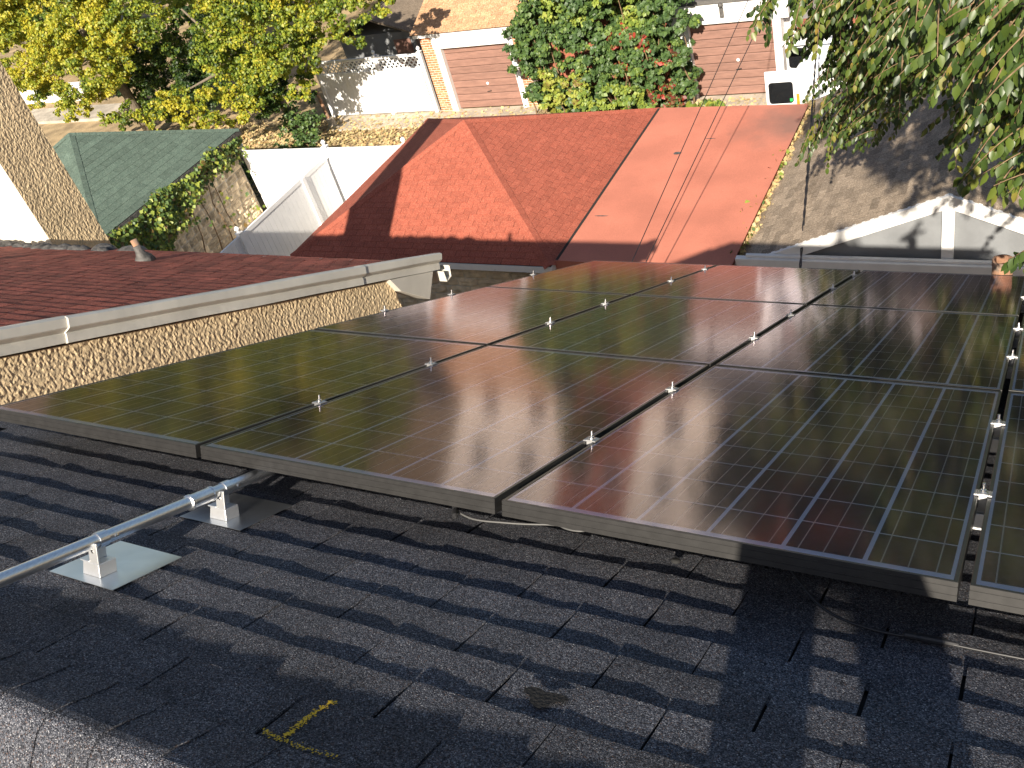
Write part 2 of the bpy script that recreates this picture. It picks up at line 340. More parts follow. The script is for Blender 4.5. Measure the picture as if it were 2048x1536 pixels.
OVATE = (np.array([(0,0,0),(.26,.26,.07),(.25,.58,.06),(0,1.0,-.06),(-.25,.58,.06),(-.26,.26,.07),(0,.45,0)], float),
         np.array([(0,1,6),(1,2,6),(2,3,6),(3,4,6),(4,5,6),(5,0,6)]))
RHOMB = (np.array([(0,0,0),(.46,.45,.10),(0,1,0),(-.46,.45,.10)], float), np.array([(0,1,2),(0,2,3)]))
def leaves(name, pos, ydir, nrm, size, col, material, parent=None, shape=RHOMB, **kw):
    pos = np.asarray(pos, float); y = np.asarray(ydir, float); z = np.asarray(nrm, float); n = len(pos)
    y /= np.linalg.norm(y, axis=1)[:, None]+1e-9
    x = np.cross(y, z); x /= np.linalg.norm(x, axis=1)[:, None]+1e-9; z = np.cross(x, y)
    tv, tf = shape; size = np.asarray(size, float)[:, None, None]
    V = pos[:, None, :] + size*(tv[None, :, 0, None]*x[:, None, :] + tv[None, :, 1, None]*y[:, None, :] + tv[None, :, 2, None]*z[:, None, :])
    k = len(tv); F = (tf[None] + (np.arange(n)*k)[:, None, None]).reshape(-1, 3)
    me = bpy.data.meshes.new(name); me.vertices.add(n*k); me.vertices.foreach_set('co', V.reshape(-1).astype(np.float32))
    nf = len(F); me.loops.add(nf*3); me.loops.foreach_set('vertex_index', F.reshape(-1).astype(np.int32))
    me.polygons.add(nf); me.polygons.foreach_set('loop_start', (np.arange(nf)*3).astype(np.int32)); me.polygons.foreach_set('loop_total', np.full(nf, 3, np.int32))
    at = me.attributes.new('leafcol', 'FLOAT', 'FACE'); at.data.foreach_set('value', np.repeat(np.clip(col, 0, 1), len(tf)).astype(np.float32))
    me.materials.append(material); me.update(); me.validate()
    return obj(name, me, parent, **kw)
def clump_leaves(clumps, per, cfun, smin, smax, flat=.9):
    P = []; Y = []; Z = []; Sz = []; Cl = []
    for (x, y, z, r, t) in clumps:
        n = int(per*(r/.45)**2); ns = max(5, int(12*(r/.45)))
        # leaves gather on twig-end tufts over a lumpy shell, so light and dark alternate
        sd = RNG.normal(size=(ns, 3)); sd /= np.linalg.norm(sd, axis=1)[:, None]
        sr = r*RNG.uniform(.45, 1.12, ns); sc = sd*sr[:, None]; ss = r*RNG.uniform(.20, .40, ns)
        ix = RNG.integers(0, ns, n); g = RNG.normal(size=(n, 3)); g /= np.linalg.norm(g, axis=1)[:, None]
        q = sc[ix]+g*(ss[ix]*RNG.uniform(.3, 1.0, n)**.5)[:, None]*np.array([1.15, 1.1, .75])
        d = sd[ix]*.5+g*.6; d /= np.linalg.norm(d, axis=1)[:, None]+1e-9
        tj = RNG.normal(0, .06, ns)[ix]
        p = np.array([x, y, z])+q*np.array([1.1, 1, flat])
        P.append(p); nz = d*.7 + np.array([.05, -.5, .6])*RNG.uniform(.2, 1, n)[:, None] + RNG.normal(size=(n, 3))*.35
        Z.append(nz); Y.append(np.array([0, -.2, -.8])+RNG.normal(size=(n, 3))*.6)
        Sz.append(RNG.uniform(smin, smax, n)); Cl.append(cfun(p, d, t, n)+tj)
    return np.concatenate(P), np.concatenate(Y), np.concatenate(Z), np.concatenate(Sz), np.concatenate(Cl)
def branch(mb, pts, r0_, r1_, n=7):
    k = len(pts); mb.tube(pts, [r0_+(r1_-r0_)*i/(k-1) for i in range(k)], n)
def wobble(a, b, n, amp):
    a = Vector(a); b = Vector(b); L_ = (b-a).length; o = []
    for i in range(n+1):
        t = i/n; j = amp*L_*math.sin(math.pi*t)
        o.append(a.lerp(b, t)+Vector((random.uniform(-j, j), random.uniform(-j, j), random.uniform(-j, j)*.5)))
    return o
# foliage layout: clump centres x, y, z, radius, colour class
MAPLE_A=[(-28.09,20.02,-4.61,0.61,0),(-29.8,20.86,-3.8,0.59,0),(-31.89,20.69,-3.71,0.61,0),(-26.75,20.07,-3.41,0.6,0),(-31.94,20.68,-4.72,0.68,0),(-30.5,20.55,-4.6,0.66,0),(-30.22,20.27,-3.83,0.67,0),(-30.67,20.92,-3.28,0.6,0),(-26.19,20.23,-4.87,0.62,0),(-30.31,20.2,-4.74,0.6,0),(-30.3,21.03,-7.54,0.43,0),(-26.28,21.17,-5.22,0.49,0),(-30.26,20.3,-6.44,0.51,0),(-30.46,20.36,-5.88,0.51,0),(-28.58,21.03,-7.04,0.48,0),(-27.87,19.9,-5.04,0.59,0),(-25.24,20.42,-5.43,0.53,0),(-28.64,19.93,-4.9,0.57,0),(-31.7,20.77,-7.22,0.56,0),(-33.03,21.37,-5.33,0.42,0),(-28.9,20.59,-6.02,0.41,0),(-28.98,20.3,-6.6,0.56,0),(-26.91,21.15,-6.04,0.47,0),(-27.81,21.3,-5.95,0.63,0),(-31.51,21.35,-7.24,0.51,0),(-25.98,20.79,-4.34,0.52,0),(-26.71,19.73,-4.71,0.47,0),(-27.99,21.19,-6.58,0.45,0),(-26.68,20.45,-6.79,0.57,0),(-27.36,20.38,-5.75,0.55,0),(-31.96,20.67,-6.04,0.43,0),(-28.44,19.67,-5.45,0.53,0),(-26.34,20.8,-6.47,0.54,0),(-34.19,21.45,-6.33,0.44,0),(-30.52,19.76,-6.29,0.61,0),(-27.45,21.29,-4.6,0.64,0),(-31.88,21.3,-5.56,0.5,0),(-32.15,20.68,-4.71,0.56,0),(-29.94,20.68,-6.43,0.51,0),(-28.62,21.17,-7.53,0.59,0),(-26.71,19.66,-6.04,0.63,0),(-27.86,20.4,-5.49,0.58,0),(-26.91,21.98,-4.54,0.53,1),(-26.88,21.16,-5.1,0.43,1),(-26.17,21.46,-5.67,0.49,1),(-23.85,20.7,-5.17,0.59,1),(-27.1,20.91,-4.04,0.53,1),(-25.45,21.66,-4.99,0.5,1),(-25.27,21.55,-4.19,0.59,1),(-27.41,21.64,-4.55,0.4,1),(-25.21,20.61,-4.74,0.59,1),(-24.67,20.81,-5.66,0.44,1),(-30.99,20.54,-7.34,0.31,1),(-30.44,20.96,-7.14,0.35,1),(-31.33,20.72,-6.89,0.31,1),(-29.26,20.49,-7.53,0.4,1),(-28.44,20.33,-7.03,0.42,1),(-31.05,20.1,-6.49,0.34,1),(-29.14,20.95,-7.64,0.36,1),(-29.6,20.22,-7.37,0.39,1),(-28.98,20.39,-7.93,0.25,0),(-28.96,20.08,-7.7,0.24,0),(-30.36,20.55,-7.83,0.27,0),(-29.7,20.21,-8.07,0.27,0),(-25.2,20.32,-8.1,0.3,1),(-27.5,20.94,-8.57,0.35,1),(-28.26,20.56,-8.23,0.34,1),(-27.39,20.28,-8.34,0.31,1),(-25.83,20.27,-8.09,0.33,1),(-27.22,20.69,-8,0.29,1),(-25.66,20.21,-8.47,0.27,1),(-25.28,20.84,-7.98,0.27,1),(-22.85,21.8,-5.97,0.5,2),(-24.45,21.64,-6.38,0.38,2),(-24.87,21.6,-5.77,0.37,2),(-24.56,22.51,-6.58,0.48,2),(-25.09,22.68,-5.68,0.44,2),(-24.07,22.57,-5.76,0.46,2),(-27.18,22.6,-6.05,0.47,2),(-28.1,23.58,-7.87,0.53,2),(-24.59,23.19,-7.08,0.62,2),(-28.73,22.93,-7.84,0.59,2),(-30.66,23.3,-8.43,0.54,2),(-27.82,23.95,-7.49,0.56,2),(-29.31,23.46,-7.56,0.63,2),(-27.79,22.53,-8.6,0.55,2),(-28.33,22.76,-6.57,0.58,2),(-26.36,22.88,-7.43,0.48,2),(-24.61,22.4,-8.15,0.48,2),(-25.33,22.53,-7.66,0.45,2),(-24.55,22.77,-7.29,0.51,2),(-25.84,23.82,-8.32,0.53,2),(-28.22,23.36,-6.86,0.6,2),(-28.31,23.83,-9.57,0.51,2),(-25.99,23.37,-7.57,0.46,2),(-28.73,22.77,-9.1,0.57,2),(-28.35,22.84,-8.27,0.51,2),(-25.14,22.49,-6.44,0.51,2),(-26.6,22.45,-8.1,0.56,2),(-29.46,22.9,-7.6,0.5,2),(-29.5,23.22,-8.75,0.5,2),(-26.74,23.78,-9.23,0.62,2),(-27.37,22.37,-7.66,0.6,2),(-27.09,23.42,-6.89,0.61,2),(-25.54,22.33,-8.21,0.58,2),(-28.03,23.83,-9,0.52,2),(-27.9,22.97,-9.09,0.53,2),(-24.65,22.83,-6.7,0.6,2),(-27.15,22.72,-6.95,0.58,2),(-29.59,23.21,-7.25,0.64,2),(-28.62,23.45,-7.55,0.47,2),(-28.09,21.99,-4.57,1.02,1),(-28.65,22.68,-1.87,1.01,1),(-29.56,20.77,-3.36,0.93,1),(-31.42,22.8,-1.75,1.01,1),(-29.83,20.37,-1.96,0.73,0),(-26.95,21.91,-3.52,1.05,1),(-32.92,22.16,-1.65,1.03,0),(-33.09,21.34,-3.02,0.73,0),(-26.84,21.83,-2.83,0.97,1),(-30.75,22.22,-1.61,0.85,0),(-26.77,21.8,-1.79,0.97,0),(-29.99,21.07,-3.21,0.84,0),(-28.09,20.81,-1.76,0.95,0),(-31.32,23.55,-4.51,0.88,1),(-31.01,23.59,-4.01,0.72,0),(-29.53,20.55,-1.78,1,1),(-29.22,21.25,-3.84,0.78,0),(-30.91,20.78,-1.99,0.77,1),(-30.26,22.31,-3.33,0.87,0),(-28.08,23.09,-2.2,0.75,0),(-29.9,20.37,-1.6,0.93,1),(-30.69,21.35,-2.12,0.89,0),(-25.86,22.9,-2.3,0.77,1),(-27.18,21.98,-2.51,0.79,1),(-28.39,20.87,-2.79,0.88,1),(-28.56,23.62,-4.58,0.92,1)]
MAPLE_B=[(-21.07,21.39,-5.96,0.42,1),(-20.03,21.28,-6.39,0.42,1),(-18.69,20.57,-5.28,0.53,1),(-20.37,20.71,-4.55,0.39,1),(-18.51,19.81,-6.36,0.54,1),(-19.59,20.8,-5.71,0.42,1),(-16.62,20.07,-5.5,0.48,1),(-21.44,20.54,-6.73,0.6,1),(-18.12,21.07,-6.21,0.49,1),(-20.76,21.21,-7.67,0.61,1),(-20.64,20.32,-5.89,0.6,1),(-20.8,19.98,-5.58,0.57,1),(-16.8,19.86,-4.46,0.51,1),(-19.3,20.74,-4.88,0.57,1),(-17.81,20.63,-5.58,0.45,1),(-22.03,21.34,-7.55,0.5,1),(-19.58,20.3,-6.77,0.61,1),(-20.36,21.26,-4.91,0.38,1),(-19.27,20.02,-5.8,0.5,1),(-21.65,21.29,-5.41,0.55,1),(-19.6,20.71,-5.26,0.44,1),(-21.05,20.04,-6.16,0.49,1),(-17.91,20.05,-5.69,0.51,1),(-20.77,20.7,-6.74,0.5,1),(-17.2,21.35,-5.08,0.5,1),(-20.58,20.65,-7.15,0.41,1),(-20.33,20.14,-7.66,0.51,1),(-17.35,20.38,-5.05,0.54,1),(-19.45,19.9,-4.9,0.4,1),(-18.51,20.52,-6.3,0.43,1),(-18.63,21.15,-4.97,0.52,1),(-16.72,20.3,-5.18,0.5,1),(-18.52,20.46,-4.54,0.44,1),(-18.1,20.57,-5.23,0.6,1),(-14.68,20.59,-5.47,0.33,1),(-16.3,20.46,-5.3,0.35,1),(-14.81,20.01,-4.96,0.38,1),(-15.53,20.5,-5.63,0.35,1),(-15.83,20.73,-5.12,0.43,1),(-14.55,20.46,-4.9,0.39,1),(-14.5,20.91,-5.27,0.37,1),(-16.59,20.99,-4.99,0.45,1),(-16.4,20.84,-6.23,0.35,1),(-15.75,20.32,-6.27,0.32,1),(-16.5,20.56,-5.86,0.34,1),(-19.72,20.22,-6.67,0.39,1),(-18.28,20.09,-6.83,0.35,1),(-17.96,20.92,-6.74,0.46,1),(-17.16,20.28,-6.12,0.43,1),(-18.43,20.96,-6.53,0.4,1),(-20.45,21.1,-8.12,0.47,1),(-19.4,20.18,-7.01,0.34,1),(-18.75,20.56,-7.59,0.42,1),(-20.69,20.98,-7.72,0.4,1),(-20.12,21.24,-7.7,0.32,1),(-20.22,20.04,-6.61,0.43,1),(-19.63,20.7,-6.5,0.45,1),(-19.68,21.33,-6.64,0.33,1),(-19.94,21.39,-7.1,0.4,1),(-19.99,20.05,-7.03,0.4,1),(-18.74,21.29,-7.21,0.47,1),(-21.81,20.39,-7.51,0.32,0),(-22.71,19.99,-7.66,0.34,0),(-21.1,19.86,-7.67,0.32,0),(-22,19.62,-8.01,0.36,0),(-23.28,19.93,-7.4,0.38,0),(-23.84,19.73,-7.86,0.36,0),(-22.52,20.48,-8.73,0.3,0),(-23.25,19.99,-8.04,0.42,0),(-20.43,19.76,-7.54,0.41,0),(-23.74,20.58,-8.74,0.29,0),(-23.98,19.93,-7.48,0.4,0),(-23.77,19.9,-8.44,0.32,0),(-21.76,19.68,-7.19,0.31,0),(-20.4,19.71,-7.94,0.41,0),(-20.16,20.93,-7.92,0.26,2),(-20.27,20.41,-7.94,0.39,2),(-19.07,21.24,-8.15,0.28,2),(-19.42,20.88,-7.75,0.35,2),(-18.79,21.06,-7.61,0.29,2),(-19.44,20.91,-8.15,0.26,2),(-20.4,20.6,-8.39,0.39,2),(-20.06,20.81,-8.36,0.26,2),(-20.86,20.73,-7.72,0.35,2),(-24.4,22.31,-7.22,0.36,2),(-24.9,21.77,-7.28,0.4,2),(-23.61,21.86,-6.53,0.44,2),(-23.92,22.08,-7.57,0.3,2),(-25.23,22.15,-7.97,0.45,2),(-25.34,22.1,-6.7,0.34,2),(-23.7,21.74,-8.01,0.41,2),(-20.96,22.07,-3.81,0.95,1),(-19.05,21.58,-2.85,0.75,0),(-19.9,22.85,-3.13,0.62,1),(-18.91,19.88,-1.96,0.79,1),(-19.18,20.62,-4.55,0.65,1),(-20.32,21.13,-1.88,0.89,0),(-17.43,21.73,-2.9,0.69,0),(-19.49,22.37,-3.83,0.78,0),(-23.09,21.72,-2.9,0.89,1),(-19.41,21.57,-3.25,0.79,1),(-21.89,22.3,-2.58,0.83,1),(-18.94,20.11,-2.73,0.84,1),(-22.5,21.03,-3.73,0.91,0),(-17.87,20.5,-4.42,0.63,0),(-20.31,22.04,-4.49,0.98,0),(-18.87,22.03,-4.61,0.69,0),(-22.9,22.8,-2.4,0.94,0),(-20.53,22.98,-2.95,0.88,1),(-19.6,20.72,-3.5,0.76,1),(-21.93,21.86,-4.31,0.99,0),(-20.31,20.9,-4.06,0.81,0),(-18.7,20.68,-2.1,0.98,1),(-20.1,22.19,-2.48,0.97,0),(-21.85,22.08,-3.42,0.86,0),(-19.16,22.27,-3.15,0.67,1),(-22.38,20.81,-1.85,0.96,1)]
HEDGE=[(-11.5,22.86,-7.65,0.4,2),(-8.21,22.55,-8.2,0.49,2),(-7.82,23,-8.51,0.43,2),(-7.85,22.54,-8.89,0.33,2),(-9.25,23.07,-9.5,0.39,2),(-9.12,23.04,-8.97,0.45,2),(-9.39,22.67,-7.03,0.42,2),(-12.28,23.14,-7.9,0.42,2),(-10.64,23.26,-7.89,0.42,2),(-10.99,22.85,-6.55,0.46,2),(-9.37,22.53,-8.01,0.43,2),(-7.79,23.26,-9.52,0.4,2),(-9.04,23.14,-6.98,0.35,2),(-10.19,22.52,-9.58,0.49,2),(-8.21,22.95,-6.81,0.37,2),(-8.59,23.05,-9.5,0.48,2),(-7.59,23.27,-8.09,0.35,2),(-9.6,23.28,-6.62,0.42,2),(-10.79,22.93,-7.46,0.47,2),(-11.64,23.06,-8.99,0.4,2),(-9.17,23.24,-7.49,0.34,2),(-8.53,22.51,-7.66,0.4,2),(-11.98,23.05,-7.44,0.45,2),(-11.58,23.23,-9.54,0.5,2),(-10.65,23.1,-7.07,0.33,2),(-10.19,22.71,-9.02,0.4,2),(-8.21,23.08,-9.84,0.4,2),(-9.61,22.51,-6.65,0.46,2),(-9.83,22.83,-9.29,0.39,2),(-10.36,22.94,-8.52,0.36,2),(-8.69,23.2,-7.24,0.34,2),(-10.86,22.76,-8.93,0.41,2),(-6.93,22.69,-7.57,0.36,2),(-7.28,22.54,-6.65,0.41,2),(-8.34,22.71,-8.74,0.45,2),(-7.06,22.6,-9.16,0.36,2),(-11.75,23.21,-6.74,0.32,2),(-11.36,23.2,-8.53,0.44,2),(-11.21,22.89,-7.16,0.5,2),(-9.97,22.94,-7.74,0.49,2),(-11.02,23.22,-9.73,0.49,2),(-9.95,23.03,-8.66,0.36,2),(-7.16,22.54,-8.35,0.37,2),(-7.05,22.54,-7.01,0.38,2),(-7.79,22.94,-7.14,0.35,2),(-9,22.54,-8.32,0.48,2),(-10.37,22.62,-6.28,0.41,2),(-11.84,22.67,-8.38,0.41,2),(-10.99,22.8,-7.84,0.42,2),(-9.05,22.55,-7.65,0.44,2),(-7.97,22.87,-7.82,0.46,2),(-10.32,22.97,-7.36,0.49,2),(-8.55,22.55,-6.41,0.4,2),(-7.55,22.93,-7.55,0.43,2),(-8.83,22.73,-9.75,0.48,2),(-7.1,23.13,-8.22,0.33,2),(-11.78,22.56,-9.11,0.31,2),(-10.04,23.1,-6.46,0.34,2),(-9.5,22.85,-8.85,0.34,2),(-11.76,23.19,-8.23,0.3,2),(-9.49,22.6,-7.02,0.36,1),(-8.1,23.37,-6.79,0.41,1),(-10.13,22.99,-6.38,0.35,1),(-10.28,22.85,-6.82,0.49,1),(-7.93,23.32,-7.44,0.41,1),(-9.05,22.93,-6.91,0.37,1),(-11.3,23.27,-6.88,0.37,1),(-7.51,23.32,-6.87,0.42,1),(-9.16,22.63,-6.32,0.4,1),(-8.41,22.77,-6.45,0.43,1),(-8.27,22.77,-7.24,0.45,1),(-10.86,22.82,-6.22,0.49,1),(-10.73,22.57,-8.83,0.22,3),(-11.03,22.48,-8.69,0.31,3),(-10.39,22.4,-9,0.28,3),(-11.06,22.41,-9.06,0.26,3),(-10.71,22.2,-9.31,0.25,3),(-10.22,22.58,-8.76,0.23,3),(-10.32,22.26,-9.25,0.24,3),(-11.33,22.55,-9.42,0.24,3),(-9.99,22.26,-8.91,0.23,3),(-8.55,22.65,-8.81,0.19,4),(-8.84,22.62,-8.41,0.24,4),(-9.04,22.67,-8.71,0.23,4),(-8.7,22.48,-7.8,0.25,4),(-8.38,22.43,-7.61,0.24,4),(-8.9,22.52,-7.6,0.2,4),(-8.11,22.55,-8.42,0.23,4),(-8.02,22.46,-7.9,0.23,4),(-8.39,22.42,-8.41,0.24,4),(-7.48,22.4,-8.43,0.17,4),(-7.35,22.43,-8.34,0.16,4),(-7.94,22.5,-9.5,0.19,4),(-7.51,22.36,-9.56,0.21,4),(-8,22.52,-9.29,0.2,4),(-7.27,22.46,-9.54,0.18,4),(-7.42,22.43,-9.1,0.2,4),(-9.89,22.22,-9.51,0.3,1),(-8.37,22.05,-9.17,0.27,1),(-8.79,22.13,-9.16,0.21,1),(-9.39,22.36,-9.16,0.22,1),(-9.87,22.2,-9.15,0.23,1),(-8.02,22.12,-9.47,0.21,1),(-9.6,22.45,-9.59,0.24,1),(-9.04,22.16,-9.55,0.22,1),(-7.07,23.05,-8.96,0.2,2),(-7.04,22.81,-9.46,0.2,2),(-7.32,22.98,-9.29,0.18,2),(-6.84,22.93,-9.03,0.18,2),(-7.04,22.93,-9.28,0.19,2),(-7.26,22.82,-8.95,0.2,2)]
SPRAYS=[(1.58,4.58,-0.9),(1.62,4.67,-0.7),(1.79,5.12,-1.07),(1.8,4.91,-0.7),(1.78,5.08,-1.25),(1.4,4.07,-0.3),(1.38,4.18,-0.41),(1.82,3.83,-0.33),(1.52,4.32,-0.73),(1.31,5.12,-1.06),(1.6,4.45,-0.47),(1.58,4.28,-0.55),(1.76,4.68,-0.91),(1.65,4.74,-0.97),(1.42,5.11,-0.83),(1.75,4.32,-0.65),(1.53,4.2,-0.74),(1.49,4.8,-1.08),(1.5,4.12,-0.57),(1.61,4.24,-0.47),(1.73,3.77,-0.47),(1.66,4.92,-0.79),(1.86,4.03,-0.84),(1.41,4.5,-0.5),(1.87,4.6,-0.62),(1.69,3.97,-0.7),(1.86,5.14,-1.15),(1.48,4.12,-0.51),(1.76,3.84,-0.33),(1.79,4.38,-0.62),(1.77,4.01,-0.71),(1.71,4.83,-0.66),(1.84,4.53,-0.72),(1.87,4.06,-0.77),(1.92,3.76,-0.69),(1.85,3.98,-0.41),(1.83,4.17,-0.77),(1.55,4.4,-0.45),(1.56,4.66,-0.76),(1.51,4.86,-0.89),(1.68,4.32,-0.93),(1.34,4.57,-0.78),(1.53,3.85,-0.24),(1.51,4.24,-0.91),(1.72,4.75,-1.13),(1.35,4.94,-0.92),(1.85,5.1,-0.73),(1.56,5.03,-0.98),(1.9,4.12,-0.77),(1.7,4.64,-0.88),(1.91,4.08,-0.63),(1.51,4.92,-1.2),(1.62,4.92,-0.88),(1.44,4.07,-0.69),(1.45,4.06,-0.42),(1.4,4.32,-0.58),(1.51,4.45,-0.51),(1.44,4.57,-0.95),(1.63,4.49,-1.04),(1.61,4.24,-0.7),(0.42,10.23,-2.82),(0.71,10.73,-3.06),(0.19,8.41,-1.85),(-0.4,8.89,-2.02),(0.41,10.2,-3.24),(-0.08,8.35,-1.95),(-0.41,9.68,-2.54),(0.21,9.95,-3.39),(0.34,9.15,-2.65),(0.41,10.6,-2.86),(0.7,9.71,-2.9),(0.33,10.08,-2.99),(-0.15,10.68,-2.73),(0.59,10.26,-2.49),(0.07,9.37,-2.73),(0.89,9.26,-2.72),(-0.1,10.56,-2.97),(0.45,10.66,-3.05),(0.88,8.58,-2.31),(0.83,10.7,-3.37),(-0.29,9.94,-2.79),(0.34,8.37,-2.22),(0.35,9.65,-3.08),(0.84,8.73,-2.19),(0.59,8.36,-2.18),(0.38,10.25,-3.54),(-0.97,10.71,-2.51),(0.16,10.39,-2.93),(0.59,9.1,-2.63),(0.2,10.82,-2.89),(0.23,8.26,-1.9),(-0.29,10.08,-2.44),(-0.5,9.7,-2.18),(-0.47,10.41,-2.9),(0.32,8.93,-2.82),(-0.12,9.14,-2.2),(-0.21,9.78,-2.83),(-0.09,10.2,-3.19),(0.09,9.87,-3.02),(0.24,10.43,-2.5),(-0.28,8.3,-1.96),(0.08,9.99,-2.33),(0.6,7.96,-2.26),(-0.18,10.1,-2.77),(0.59,8.57,-2.7),(0.66,10.31,-2.59),(-0.32,8.24,-1.77),(0.63,8.77,-1.94),(0.46,10.33,-2.61),(0.53,9.1,-2.13),(0.11,8.68,-2.36),(0.55,9.67,-3.16),(-0.31,7.93,-1.78),(-0.43,9.38,-2.47),(0.2,9.89,-2.61),(0.34,8.66,-2.09),(0.73,9.47,-3.02),(0.78,9.59,-3),(0.22,10.27,-2.6),(0.73,8.89,-2.2),(-0.26,9.04,-2.43),(0.59,10.21,-3.2),(0.79,9.98,-3.26),(-0.28,10.14,-2.34),(0.66,10.58,-3.63),(0.36,8.74,-2),(0.83,10.44,-3.14),(-0.33,10.29,-2.74),(-0.15,8.63,-1.86),(-0.27,8.88,-2.04),(0.35,9.16,-2.08),(0.81,7.94,-2.51),(0.95,8.95,-2.73),(0.03,9.6,-2.22),(-0.11,10.43,-2.75),(0.57,10.72,-3.05),(0.46,9.78,-2.79),(0.18,10.22,-2.98),(0.59,8.2,-2.01),(0.51,10.09,-3.14),(0.12,11.09,-4.13),(-0.03,11.65,-4.07),(0.6,10.89,-3.94),(0.05,11.65,-3.97),(0.44,11.22,-4.15),(-0.04,9.92,-3.21),(-0.13,9.71,-3.15),(0.43,11.8,-4.19),(-0.41,11.72,-3.72),(-0.47,11.42,-4.02),(0.4,10.83,-3.82),(0.12,10.27,-3.68),(-0.39,10.46,-3.54),(0.05,10.48,-3.55),(0.09,10.12,-3.74),(0.18,11.87,-4.1),(-0.07,11.32,-3.75),(0.29,10.03,-3.51),(0.37,10.39,-3.74),(-0.28,11.14,-3.92),(-0.39,11.17,-3.65),(0.41,9.92,-3.35),(-0.1,10.1,-3.61),(0.06,10.19,-3.16),(-0.08,10.24,-3.79),(-0.28,11.81,-4.23),(-0.07,10.52,-3.38),(-0.06,10.51,-3.81),(0.74,10.59,-3.79),(0.66,10.72,-3.75),(0.48,10.77,-3.62),(-0.41,10.6,-3.73),(-0.19,10.1,-3.56),(-0.48,11.05,-3.64),(0.18,10.13,-3.79),(0.1,10.93,-3.53),(0.16,10.1,-3.49),(-0.11,10.87,-3.65),(0.4,9.96,-3.19),(-0.24,10.32,-3.18),(0.12,11.27,-4.59),(-0.28,10.82,-4.66),(0.01,11.51,-4.55),(-0.39,10.43,-4.14),(-0.36,11.71,-4.77),(-0.5,11.36,-5.01),(-0.65,11.19,-4.87),(-0.33,10.72,-4.48),(-0.65,11.67,-4.89),(-0.39,11.06,-4.42),(-0.76,11.44,-4.88),(-0.36,11.51,-4.82),(1.9,3.5,-0.42),(1.9,3.42,-0.53),(1.8,3.92,-0.62),(1.84,3.51,-0.54),(1.92,3.83,-0.63),(1.94,3.85,-0.77),(1.9,3.97,-1.34),(2.01,3.3,-0.99),(1.92,3.91,-1.24),(2,3.62,-1.06),(2.09,3.47,-1.53),(2.05,3.36,-1.45),(2.09,3.42,-1.54),(2.09,3.46,-1.46),(1.23,7.32,-2.75),(1.74,6.92,-2.42),(1.79,8.42,-3.38),(1.15,7.15,-2.36),(1.29,7.33,-2.49),(1.45,8.25,-3.23),(1.68,7.48,-2.94),(1.67,8.12,-2.79),(1.39,8.38,-3.05),(1.53,7.81,-2.65)]
